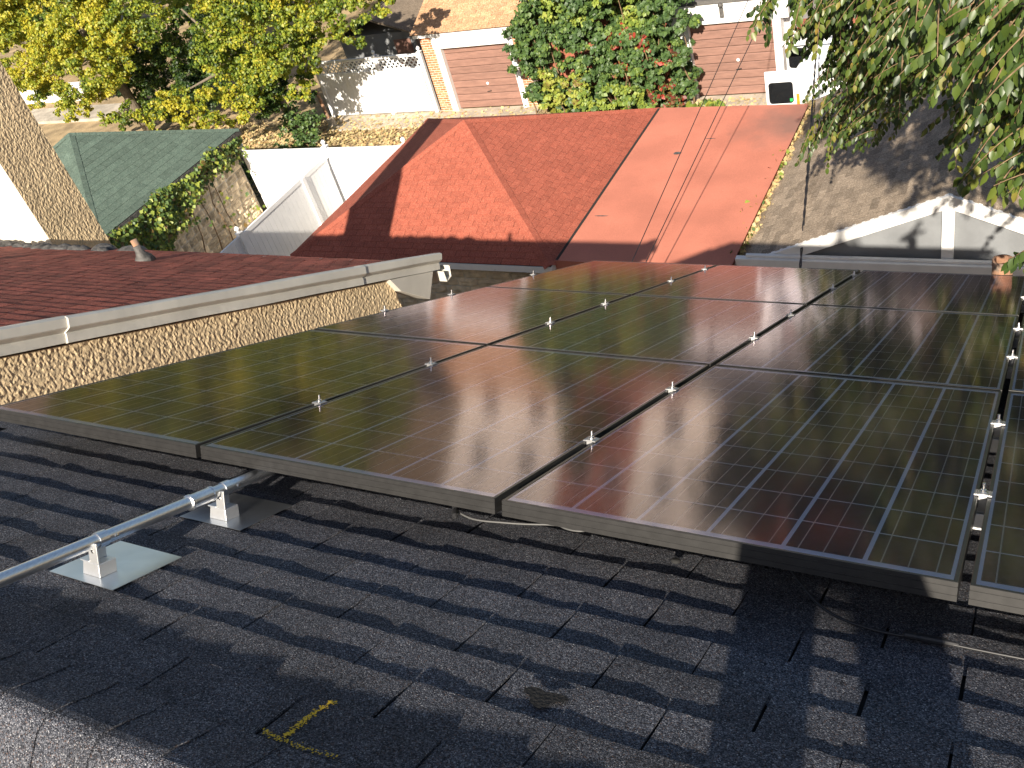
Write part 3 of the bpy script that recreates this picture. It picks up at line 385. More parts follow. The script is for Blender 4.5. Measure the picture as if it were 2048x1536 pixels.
SHADE=[(5.25,9.95,-2.22),(7.85,10.72,-2.43),(4.56,11.62,-2.87),(6.37,11.27,-3.26),(2.16,12.55,-2.81),(5.06,7.66,-5.2),(3.65,11.76,-0.21),(3.74,10.08,-0.4),(7.59,8.99,-3.47),(5.55,13.15,-4.19),(5.81,5.94,-3.6),(4.92,8.16,-2.23),(5.33,13.48,-3.46),(5.14,11.46,0.49),(3.59,9.03,-4.45),(3.42,9.3,-0.33),(5.8,9.39,-2.31),(2.9,10.24,-4.1),(7.32,9.91,-4.37),(3.67,8.59,-4.83),(6.39,14.94,-1.25),(5.11,10.86,-4.8),(6.86,12.84,-4.05),(6.5,9.91,-1.4),(8.9,7.69,0.6),(4.62,6.75,-1.32),(5.07,9.56,-3.73),(6.91,8.13,-3.03),(5.18,9.53,-0.79),(7.52,8.79,-1.32),(3.57,15.01,-0.67),(4.34,7.83,-4.1),(4.09,10.39,-0.83),(1.75,12.25,1.35),(3.22,7.03,-1.11),(8.98,12.98,0.05),(5.11,8.18,-2.76),(5.49,12.19,-0.3),(5.04,12.25,-1.79),(5.02,11.47,-0.99),(8.65,7.76,-3.41),(6.28,11.45,-2.92),(4.58,5.91,-3.95),(5.33,10.66,-3.16),(6.18,10.23,-3.76),(7.25,12.22,-3.85),(8.13,6.64,-1.21),(5.03,10.04,-4.27),(7.27,10.71,-3.94),(4.4,7.68,-3.49),(6.58,10.65,-1.1),(4.68,10.04,-5.1),(3.35,5.41,-1),(8.07,7.77,0.94),(5.5,12.2,-1.28),(5.74,11.2,-0.44),(3.93,8.23,-2.27),(8.59,9.85,-4.26),(6.93,6.84,-1.83),(6.04,10.41,-4.5),(3.35,11.98,-0.36),(5.39,8.19,-2.76),(3.76,8.56,-2.2),(2.14,6.59,-1.91),(4.47,12.97,0.25),(5.75,12.65,-3.34),(3.86,7.96,0.55),(6.27,11.78,-2.68),(3.32,9.63,-2.35),(5.08,13.5,-3.24),(6.91,8.76,-3.37),(8.58,9.13,0.8),(8.07,7.54,-0.7),(6.34,7.57,-0.98),(5.88,9.63,-0.52),(5.86,11.19,-0.38),(5.94,9.4,-4.86),(3.8,6.17,-0.51),(4.47,9.73,-1.91),(3.38,7.91,1.44),(6.07,10.01,-2.08),(4.98,10.77,-0.5),(7.37,9.73,-1.7),(8.22,7.32,0.01),(5.44,6.73,-5.09),(5.76,9.2,-1.33),(8.14,11.42,-2),(7.88,8.97,-3.14),(5.04,9.71,-2.72),(8.75,9.83,-2.98),(2.58,8.02,-1.9),(3.3,6.28,-0.83),(2.45,9.6,-2.85),(2.19,9.29,-3.23),(1.99,7.85,-2.63),(1.71,9.81,-3.01),(2.69,7.71,-2.81),(2.12,7.93,-2.42),(2.44,5.47,-1.45),(3.08,6.75,-1.39),(2.04,9.55,-3.14),(1.91,9.95,-3.47),(1.51,9.4,-2.57),(3.17,6.45,-1.31),(2.1,8.82,-3.23),(3.25,4.95,-0.62),(1.96,8.94,-2.27),(2.58,6.87,-2.25),(1.99,8.22,-3.26),(2.23,9.37,-2.79),(2.69,7.43,-2.79),(2.12,7.13,-1.74),(2.03,8.02,-2.02),(2.1,7.33,-2.18),(2.89,5.81,-1.15),(3.07,5.51,-1.07),(3.03,5.51,-1.15),(2.26,6.89,-2.31),(2.92,5.28,-0.56),(2.18,7.8,-1.9),(2.41,8.61,-2.81),(2.68,7.95,-2.74),(2.78,7.23,-2.34),(2.32,7.52,-2.67),(2.18,6.58,-1.53),(2.52,7.68,-2.96),(2.93,7.47,-1.56),(2.28,8.04,-2.83),(1.31,10.74,-3.82),(2.65,5.5,-0.61),(2.04,8.45,-3.23),(2.79,4.94,-0.78),(2.32,7.67,-1.74),(2.59,6.84,-0.89),(1.34,11.04,-3.76),(2.87,6.77,-1.9),(3.06,6.05,-0.63),(2.65,6.08,-1.3),(3.02,4.97,-0.52),(2.59,5.66,-1.62),(2.14,7.72,-1.43),(2.61,8.25,-3.07),(2.62,8.52,-3.08),(2.52,7.92,-2.07),(2.4,9.96,-3.28),(2.03,8.77,-2.42),(2.23,8.9,-2.49),(2.49,9.16,-3.33),(2.32,6.2,-1.8),(2.37,8.98,-2.99),(2.56,7.11,-2.49),(3.27,6.17,-0.76),(1.66,8.65,-2.37),(2.16,9.85,-3.2),(2.33,6.26,-2.01),(2.5,8.21,-1.77),(3.09,7,-1.48),(1.73,9.57,-3.31),(2.63,6.04,-1.89),(2.88,6.44,-1.15)]
# ================================================================ GROUND
def ground():
    mb = MB(); s_ = 400
    mb.quad((-s_, -s_, GZ), (s_, -s_, GZ), (s_, s_, GZ), (-s_, s_, GZ))
    struct(mb.build('ground', M_DIRT))
    mb = MB(); mb.quad((-60, 17.9, GZ+.008), (40, 17.9, GZ+.008), (40, 20.6, GZ+.008), (-60, 20.6, GZ+.008)); struct(mb.build('alley', M_ASPH))
    mb = MB(); mb.box((-19.9, 22.2, GZ-.1), (-11.9, 23.36, GZ+.05)); mb.box((-7.3, 22.6, GZ-.1), (-4.3, 23.36, GZ+.05))
    struct(mb.build('concrete_apron', M_CONC, bevel=.02))
    n = 16000
    p = np.stack([RNG.uniform(-26, -3, n), 17.3+RNG.beta(2.2, 1.6, n)*6.0, np.full(n, GZ+.03)], 1)
    p[:, 2] += RNG.uniform(0, .03, n)
    leaves('fallen_leaves', p, RNG.normal(size=(n, 3))*np.array([1, 1, .15]), np.array([0, -.1, 1])+RNG.normal(size=(n, 3))*.35, RNG.uniform(.07, .15, n), RNG.uniform(0, 1, n), M_LITTER,
           kind='stuff', label='yellow and brown fallen leaves littering the alley', category='leaf litter')
    # weeds and dry grass along the garage row and the alley edge
    n = 2000; x = RNG.uniform(-12.5, -3, n); y = np.where(RNG.random(n) < .5, RNG.normal(22.9, .25, n), RNG.normal(22.6, .3, n)); keep = (np.sin(x*1.7)+np.sin(x*.61+y*2) > .1)
    x, y = x[keep], y[keep]; n = len(x)
    leaves('weeds', np.stack([x, y, np.full(n, GZ+.05)], 1), np.array([0, 0, 1.0])+RNG.normal(size=(n, 3))*.5, RNG.normal(size=(n, 3)), RNG.uniform(.06, .2, n), RNG.uniform(.1, .7, n), M_IVY, shape=RHOMB,
           kind='stuff', label='ragged green weeds along the foot of the garages', category='weeds')
ground()

# ================================================================ OUR HOUSE
HX0, HX1 = -1.38, 6.4
RS = -.96; HD = -.15                         # ridge position along the slope, shingle surface height
EXPO, TAB = .1295, .2965
EAVE = 5.25
def our_house():
    H = thing('brown_brick_house', 'house with grey asphalt shingle roof carrying the solar panels', 'house')
    rg = RP(0, RS, HD); ry, rz = rg.y, rg.z
    ev = RP(0, EAVE, HD); ey, ez = ev.y, ev.z
    by = ry-6.0; bz = rz-6.0*math.tan(TH)
    mb = MB()                                # deck, both slopes
    dn = .012/CT
    mb.prism([(HX0+.02, ry, rz-dn), (HX0+.02, ey, ez-dn), (HX0+.02, ey, ez-.16), (HX0+.02, ry, rz-.2), (HX0+.02, by, bz-.16), (HX0+.02, by, bz-dn)], (HX1-HX0-.04, 0, 0))
    mb.build('roof_deck', M_DECK, H)
    mb = MB(); mb.box((HX0+.3, by+.35, GZ), (HX1-.3, ey-.35, ez-.02)); mb.build('wall', M_BRICKF, H)
    mb = MB(); mb.prism([(HX0+.31, by+.36, ez-.03), (HX0+.31, ey-.36, ez-.03), (HX0+.31, ry, rz-.22)], (HX1-HX0-.62, 0, 0)); mb.build('gable_wall', M_BRICKF, H)
    mb = MB(); mb.box((HX0, ey-.01, ez-.16), (HX1, ey+.09, ez-.05)); mb.build('gutter', M_WPAINT, H, bevel=.012)
    mb = MB()                                # white drip edge along the rake
    mb.bar(RP(HX0+.0, RS+.02, HD-.03), RP(HX0+.0, EAVE, HD-.03), .022, .09, RP(0,0,1)); mb.build('drip_edge', M_WHITE, H)
    # --- single tabs: six meshes with uneven butt edges, shared
    meshes = []
    W = TAB-.006; T = .0056
    for v in range(8):
        rr = random.Random(100+v); nx = 18; mb = MB()
        ph = rr.uniform(0, 6); amp = rr.uniform(.0003, .0011)
        rows = [(-.03, 0), (EXPO*.45, .45), (EXPO*.93, .95), (EXPO, 1)]
        g = []
        for (s_, q) in rows:
            line = []
            for i in range(nx+1):
                x = W*i/nx
                hh = T*q*(1+.14*math.sin(ph+i*.33)) + .5*amp*q*math.sin(ph*2+i*.45)
                sj = rr.uniform(-.0022, .0016) if q == 1 else 0
                xx = x + (rr.uniform(-.0012, .0012) if 0 < i < nx else 0)
                line.append((xx, s_+sj, hh + (rr.uniform(-.0004, .0004) if q else 0)))
            g.append(line)
        for j in range(3):
            for i in range(nx): mb.quad(g[j][i], g[j][i+1], g[j+1][i+1], g[j+1][i])
        for i in range(nx):
            a, b = g[3][i], g[3][i+1]; mb.quad(a, b, (b[0], b[1], -.003), (a[0], a[1], -.003))
        for side in (0, nx):
            for j in range(3):
                a, b = g[j][side], g[j+1][side]; q = [a, b, (b[0], b[1], -.003), (a[0], a[1], -.003)]
                mb.quad(*(q if side == 0 else q[::-1]))
        meshes.append(mb.mesh('shingle', M_SHINGLE))
    sroot = bpy.data.objects.new('shingle_field', None); C.objects.link(sroot); sroot.parent = H
    sroot.rotation_euler = (-TH, 0, 0); sroot.location = RP(0, 0, HD-.004)
    k = 0
    s = -.555-EXPO*2                          # first full course below the ridge
    rr = random.Random(4)
    while s < 1.0:
        off = .855-TAB*9 + (.148 if (k % 2) == 0 else 0)
        x = off
        while x < 2.75:
            if x+W > HX0 and x > HX0-.05:
                o = obj('shingle', rr.choice(meshes), sroot, loc=(x+rr.uniform(-.002, .002), s+rr.uniform(-.002, .002), rr.uniform(-.0003, .0004)))
                o.rotation_euler.z = rr.uniform(-.003, .003)
            x += TAB
        s += EXPO; k += 1
    last = s
    mb = MB()
    shingles(mb, [RP(HX0, last, HD-.006), RP(2.75, last, HD-.006), RP(2.75, EAVE, HD-.006), RP(HX0, EAVE, HD-.006)], RP(0, 1, 0), TAB, EXPO, .005, .006)
    shingles(mb, [RP(2.72, RS, HD-.006), RP(HX1, RS, HD-.006), RP(HX1, EAVE, HD-.006), RP(2.72, EAVE, HD-.006)], RP(0, 1, 0), TAB, EXPO, .005, .006)
    back = Vector((0, -CT, -ST)); b0 = Vector((0, ry, rz-.006)); bl = 6.0/CT
    shingles(mb, [b0+Vector((HX0, 0, 0)), b0+Vector((HX1, 0, 0)), b0+back*bl+Vector((HX1, 0, 0)), b0+back*bl+Vector((HX0, 0, 0))], back, TAB, EXPO, .005, .006)
    mb.build('distant_shingles', M_SHINGLE, H, kind='stuff')
    # --- ridge caps bent over the ridge, overlapping towards +X
    prof = []
    for i in range(17):
        t = -1+2*i/16; y = t*.124
        z = -math.tan(TH)*math.sqrt(y*y+.030**2) + .006 + .027*math.exp(-(y/.066)**2)
        prof.append((y, z))
    cmesh = []
    for v in range(4):
        rr = random.Random(50+v); mb = MB(); wv = .30; ex = .1355; g = []
        for (x, lift) in ((-.10, 0.0), (0, .002), (ex*.6, .0045), (ex, .0062)):
            g.append([(x+(rr.uniform(-.0015, .0015) if x == ex else 0), yy+(rr.uniform(-.001, .001)), zz+lift+.0006*math.sin(v+yy*40)) for (yy, zz) in prof])
        for a in range(3):
            for b in range(16): mb.quad(g[a][b], g[a+1][b], g[a+1][b+1], g[a][b+1])
        for b in range(16):
            p, q = g[3][b], g[3][b+1]; mb.quad(p, (p[0], p[1], p[2]-.006), (q[0], q[1], q[2]-.006), q)
        for a in range(3):
            for e_ in (0, 16):
                p, q = g[a][e_], g[a+1][e_]; qd = [p, q, (q[0], q[1], q[2]-.012), (p[0], p[1], p[2]-.012)]; mb.quad(*(qd if e_ == 0 else qd[::-1]))
        cmesh.append(mb.mesh('ridge_cap_shingle', M_SHINGLE, smooth=False))
    x = .53-.1355*14; i = 0
    while x < 3.4:
        obj('ridge_cap_shingle', cmesh[(i*3) % 4], H, loc=(x, ry, rz), rot=(random.uniform(-.004, .004), 0, 0))
        x += .1355; i += 1
    mb = MB()                                 # remaining ridge beyond the frame
    for j in range(16):
        (a, b), (c, d) = prof[j], prof[j+1]
        mb.quad((3.3, ry+a, rz+b), (HX1, ry+a, rz+b), (HX1, ry+c, rz+d), (3.3, ry+c, rz+d))
    mb.build('ridge_strip', M_SHINGLE, H)
    # tar patch where granules have worn away
    p = []
    for i in range(18):
        a = 2*math.pi*i/18; r = 1+.3*math.sin(3*a)+random.uniform(-.15, .15)
        p.append(RP(1.388+.036*r*math.cos(a), -.497+.026*r*math.sin(a), HD+.0048))
    mb = MB(); mb.poly(p); mb.build('bald_patch', M_TAR, H, label='dark bald patch worn into a shingle')
    return H
HOUSE = our_house()

def roof_thing(name, label, cat, x, s, h, group=None):
    return thing(name, label, cat, RP(x, s, h), (-TH, 0, 0), group)

# vents on our ridge and behind it (their shadows reach the grey gable)
def vent_stack():
    t = roof_thing('clay_vent_stack', 'rusty clay vent stack poking up beyond the far panel edge', 'vent pipe', 1.86, 5.16, HD)
    t.rotation_euler = (0, 0, 0)
    mb = MB(); r = .062
    mb.lathe((0, 0, -.1), [(r, 0), (r, .33), (r*1.04, .335), (r*1.04, .375), (r*.86, .378), (r*.84, .30), (r*.3, .29)], 24)
    mb.build('pipe', M_RUST, t, smooth=False)
    mb = MB(); mb.lathe((0, 0, -.08), [(r*2.2, 0), (r*1.5, .06), (r*1.1, .14), (r*1.03, .15)], 20); mb.build('flashing', M_LEAD, t, smooth=True)
vent_stack()
def ridge_vent():
    t = thing('ridge_vent_pipe', 'short grey vent pipe standing behind the roof ridge', 'vent pipe', (3.45, -1.9, RP(0, RS, HD).z-.55))
    mb = MB(); mb.lathe((0, 0, -.1), [(.05, 0), (.05, .95), (.075, .96), (.075, 1.1), (.02, 1.13)], 14); mb.build('pipe', M_GALV, t)
    mb = MB(); mb.lathe((0, 0, -.05), [(.16, 0), (.07, .12), (.055, .16)], 14); mb.build('flashing', M_LEAD, t, smooth=True)
ridge_vent()

# ================================================================ SOLAR PANELS
PW, PL, PH = .99, 1.64, .040
CP, RPT = 1.01, 1.6604                      # column and row pitch
def frame_rail_mesh(length, nm):
    # profile (across, height); across 0 = outer face, grows inward; top lip with chamfer and two grooves outside
    pr = [(0, -PH), (0, -.0285), (.0008, -.028), (.0008, -.0265), (0, -.026), (0, -.0115), (.0008, -.011), (.0008, -.0095), (0, -.009), (0, -.0008), (.0008, 0),
          (.0078, 0), (.0086, -.0012), (.0086, -.005), (.0022, -.005), (.0022, -.0375), (.022, -.0375), (.022, -PH)]
    mb = MB(); n = len(pr)
    a = [(min(p[0], length/2), p[0], p[1]) for p in pr]; b = [(length-min(p[0], length/2), p[0], p[1]) for p in pr]   # mitred ends
    for i in range(n):
        j = (i+1) % n; mb.quad(a[i], a[j], b[j], b[i])
    mb.poly(a[::-1]); mb.poly(b)
    return mb.mesh(nm, M_FRAME)
FR_S = frame_rail_mesh(PW, 'frame_rail'); FR_L = frame_rail_mesh(PL, 'frame_rail')
CS, CGX, CGY = .1516, .0096, .0062
mbc = MB()
mbc.quad((0, 0, 0), (CS, 0, 0), (CS, CS, 0), (0, CS, 0), 0)
for q in (1, 3, 5):
    xx = CS*q/6
    mbc.quad((xx-.0013, -CGY/2, .00025), (xx+.0013, -CGY/2, .00025), (xx+.0013, CS+CGY/2, .00025), (xx-.0013, CS+CGY/2, .00025), 1)
# thin edges so that a cell is a wafer, not a paper face
for (a, b) in (((0,0),(CS,0)),((CS,0),(CS,CS)),((CS,CS),(0,CS)),((0,CS),(0,0))):
    mbc.quad((a[0],a[1],-.0004), (b[0],b[1],-.0004), (b[0],b[1],0), (a[0],a[1],0), 0)
CELL = mbc.mesh('cell', [M_CELL, M_BUS])
mbb = MB(); mbb.box((.0088, .0088, -.0060), (PW-.0088, PL-.0088, -.0021)); BACK = mbb.mesh('backsheet', M_BACK)
mbg = MB(); mbg.quad((.0087, .0087, -.0009), (PW-.0087, .0087, -.0009), (PW-.0087, PL-.0087, -.0009), (.0087, PL-.0087, -.0009)); GLASS = mbg.mesh('glass', M_GLASS)
mx0 = (PW-(6*CS+5*CGX))/2; my0 = (PL-(10*CS+9*CGY))/2
colname = ['leftmost', 'second', 'third', 'rightmost']; rowname = ['nearest', 'middle', 'farthest']
for c_ in range(-1, 3):
    for r_ in range(3):
        rr = random.Random(c_*7+r_)
        x0 = c_*CP+.01; s0 = r_*RPT
        p = roof_thing('solar_panel', f'black framed solar panel, {rowname[r_]} row, {colname[c_+1]} column of the array', 'solar panel', x0, s0, rr.uniform(-.001, .001), 'solar panels of the roof array')
        obj('frame_rail', FR_S, p); obj('frame_rail', FR_S, p, loc=(PW, PL, 0), rot=(0, 0, math.pi))
        obj('frame_rail', FR_L, p, loc=(PW, 0, 0), rot=(0, 0, math.pi/2)); obj('frame_rail', FR_L, p, loc=(0, PL, 0), rot=(0, 0, -math.pi/2))
        obj('backsheet', BACK, p); obj('glass', GLASS, p)
        for i in range(6):
            for j in range(10):
                obj('cell', CELL, p, loc=(mx0+i*(CS+CGX), my0+j*(CS+CGY), -.0016))

# rails under the panels
RAIL_S = [.535, 1.205, 2.25, 2.92, 3.97, 4.66]
railnames = ['nearest', 'second nearest', 'third nearest', 'third farthest', 'second farthest', 'farthest']
for k, s in enumerate(RAIL_S):
    mb = MB(); mb.box((-1.12, -.02, -.042), (3.15, .02, -.002)); mb.box((-1.12, -.006, -.002), (3.15, .006, .0))
    o = mb.build('mounting_rail', M_ALU, None, loc=RP(0, s, -PH-.001), rot=(-TH, 0, 0), bevel=.003)
    tag(o, f'{railnames[k]} aluminium rail crossing under the solar panels', 'rail', 'rails under the panels')
# clamps in the column gaps
pl = MB()
pr = [(-.019, 0), (-.019, .0035), (-.0165, .0028), (-.014, .0042), (-.0115, .003), (-.009, .0042), (-.0065, .0045), (.0065, .0045), (.009, .0042), (.0115, .003), (.014, .0042), (.0165, .0028), (.019, .0035), (.019, 0)]
pl.prism([(a, -.0175, b) for a, b in pr], (0, .035, 0)); pl.box((-.0085, -.0175, -.036), (.0085, .0175, -.0002))
CLAMP = pl.mesh('clamp_plate', M_CLAMP)
bt = MB(); bt.lathe((0, 0, .0046), [(.0095, 0), (.0095, .0012), (.0072, .0013), (.0072, .0068), (.0046, .0075), (.0040, .008), (.0040, .022), (.003, .0232)], 12)
BOLT = bt.mesh('bolt', M_STEEL)
gapname = ['left', 'middle', 'right']; posn = railnames
for g in range(3):
    for k, s in enumerate(RAIL_S):
        t = roof_thing('panel_clamp', f'metal clamp with bolt in the {gapname[g]} column gap, {posn[k]} of six', 'clamp', g*CP, s, .001, 'clamps between the panels')
        obj('clamp_plate', CLAMP, t); obj('bolt', BOLT, t, rot=(0, 0, random.uniform(0, 1)))
for s in (2.25, 2.92, 3.97):
    t = roof_thing('end_clamp', f'small end clamp on the left edge of the array, {"near" if s<2.5 else "middle" if s<3.2 else "far"} one', 'clamp', -1.012, s, .001, 'end clamps on the left edge')
    obj('clamp_plate', CLAMP, t); obj('bolt', BOLT, t)

# ================================================================ CONDUIT ON STANDOFFS
PX, PHT = .21, HD+.086
def conduit():
    t = roof_thing('metal_conduit', 'shiny metal conduit pipe running down the roof to under the panels', 'conduit', PX, 0, PHT)
    r = .0160
    mb = MB(); mb.tube([(0, -1.15, .02), (0, -1.0, .001), (0, -.6, 0), (0, 0, 0), (0, .9, 0)], r, 24); mb.build('pipe', M_GALV, t, smooth=True)
    mb = MB(); y = -.19
    mb.lathe((0, y-.045, 0), [(r, 0), (.018, .0006), (.0215, .003), (.0215, .010), (.0192, .013), (.0192, .075), (.0206, .078), (.0206, .083), (r, .085)], 20, (0, 1, 0)); mb.build('coupling', M_GALV, t, smooth=False)
    for y in (-.50, -.105):
        mb = MB(); mb.lathe((0, y-.011, 0), [(r, 0), (.0192, .0004), (.0192, .026), (r, .0264)], 20, (0, 1, 0)); mb.build('strap', M_GALV, t)
        mb = MB(); mb.lathe((.012, y+.035, .0), [(.005, 0), (.005, .006), (.002, .007)], 8, (1, 0, 0)); mb.build('screw', M_STEEL, t)
    # standoffs: flashing plate, block and slotted upright
for nm, y, first in (('near', -.50, True), ('far', -.105, False)):
    t = roof_thing('conduit_standoff', f'aluminium standoff on a flashing plate, {"bright and closer to the ridge" if first else "shaded, beside the panel edge"}', 'bracket', PX, y, HD, 'standoffs carrying the conduit')
    mb = MB(); z0 = .0048
    mb.box((-.118, -.062, z0), (.108, .14, z0+.0012)); mb.build('flashing_plate', M_PLATE, t, loc=(0, 0, 0), rot=(.006, 0, 0))
    z0 += .0014
    mb = MB()
    mb.prism([(-.032, -.034, z0), (.030, -.034, z0), (.026, -.031, z0+.032), (-.030, -.031, z0+.032)], (0, .048, 0)); mb.build('base_block', M_ALU, t, bevel=.0015)
    mb = MB(); mb.box((-.006, -.0305, z0+.0322), (.025, -.0265, z0+.083)); mb.box((-.006, -.0265, z0+.0322), (-.002, .014, z0+.083)); mb.box((-.037, -.033, z0+.0325), (-.0062, .012, z0+.036)); mb.build('upright', M_ALU, t, bevel=.001)
    mb = MB(); mb.lathe((.009, -.0268, z0+.062), [(.0055, 0), (.0055, .004), (.003, .005)], 6, (0, -1, 0)); mb.build('bolt', M_STEEL, t)
conduit()

# cables drooping from the panel edge
def cable(name, label, pts, r, material, n=40, cat='cable'):
    P = [RP(*p) for p in pts]; o = []
    for i in range(len(P)-1):
        p0, p1, p2, p3 = P[max(i-1, 0)], P[i], P[i+1], P[min(i+2, len(P)-1)]
        for j in range(8):
            t = j/8; o.append(.5*((2*p1)+(p2-p0)*t+(2*p0-5*p1+4*p2-p3)*t*t+(3*p1-p0-3*p2+p3)*t**3))
    o.append(P[-1]); mb = MB(); mb.tube(o, r, 8)
    return tag(mb.build(name, material, None, smooth=True), label, cat)
cable('panel_cable', 'thin grey cable drooping below the panel edge left of the middle gap', [(.70, .30, -.06), (.74, .20, -.115), (.82, .165, -.138), (.92, .18, -.14), (1.02, .21, -.138), (1.10, .24, -.13), (1.2, .33, -.08)], .0028, M_GCABLE)
cable('panel_cable', 'second thin grey cable looping under the panel edge right of the middle gap', [(.98, .30, -.08), (1.03, .235, -.12), (1.09, .21, -.138), (1.16, .23, -.13), (1.25, .33, -.08)], .0028, M_GCABLE)
cable('panel_cable', 'black cable with connector lying under the right panel corner', [(1.66, .10, -.06), (1.76, .03, -.12), (1.86, .012, -.138), (1.98, .02, -.139), (2.10, .022, -.139), (2.30, .03, -.138), (2.5, .04, -.13)], .0032, M_CABLE)
t = roof_thing('cable_connector', 'black plug connector on the cable under the right panel corner', 'connector', 1.97, .018, HD+.012)
mb = MB(); mb.lathe((-.05, 0, 0), [(.004, 0), (.008, .004), (.008, .022), (.0065, .026), (.0085, .034), (.0085, .07), (.006, .076), (.004, .1)], 12, (1, .05, 0)); mb.build('housing', M_CABLE, t)
t = roof_thing('cable_connector', 'black plug connector hanging below the panel edge left of the middle gap', 'connector', .775, .17, HD+.016)
mb = MB(); mb.lathe((-.02, .03, .012), [(.004, 0), (.009, .004), (.009, .026), (.007, .03), (.009, .036), (.009, .06), (.004, .066)], 12, (.5, -.8, -.2)); mb.build('housing', M_CABLE, t)
t = roof_thing('roofing_button', 'small round dark fixing lying on the shingles below the panel', 'fixing', 1.40, .16, HD+.004)
mb = MB(); mb.lathe((0, 0, 0), [(.011, 0), (.0115, .004), (.009, .007), (.004, .008)], 14); mb.build('cap', M_DARK, t)

# yellow chalk marks: specks of chalk left on the granules
def chalk():
    mb = MB(); rr = random.Random(9)
    def px(path, n, wd):
        for i in range(n):
            t = rr.random()*(len(path)-1); k = int(t); f = t-k
            a, b = path[k], path[k+1]; x = a[0]+(b[0]-a[0])*f+rr.gauss(0, wd); s = a[1]+(b[1]-a[1])*f+rr.gauss(0, wd)
            q = rr.uniform(.0008, .0018); h = HD+.0012+.0042*(((s+.555) % EXPO)/EXPO)
            c_ = RP(x, s, h)
            mb.quad(c_+RP(-q, -q, 0), c_+RP(q, -q*.7, 0), c_+RP(q*.8, q, 0), c_+RP(-q, q*.8, 0)); 
    px(CHALK_A, 240, .0034); px(CHALK_B, 120, .003)
    tag(mb.build('chalk_mark', M_CHALK), 'yellow chalk mark scrawled on the grey shingles', 'chalk mark')
CHALK_A = [(1.060, -.676), (1.056, -.71), (1.052, -.74), (1.053, -.775), (1.053, -.797)]
CHALK_B = [(1.005, -.799), (1.03, -.806), (1.055, -.806), (1.10, -.807), (1.17, -.80)]
chalk()
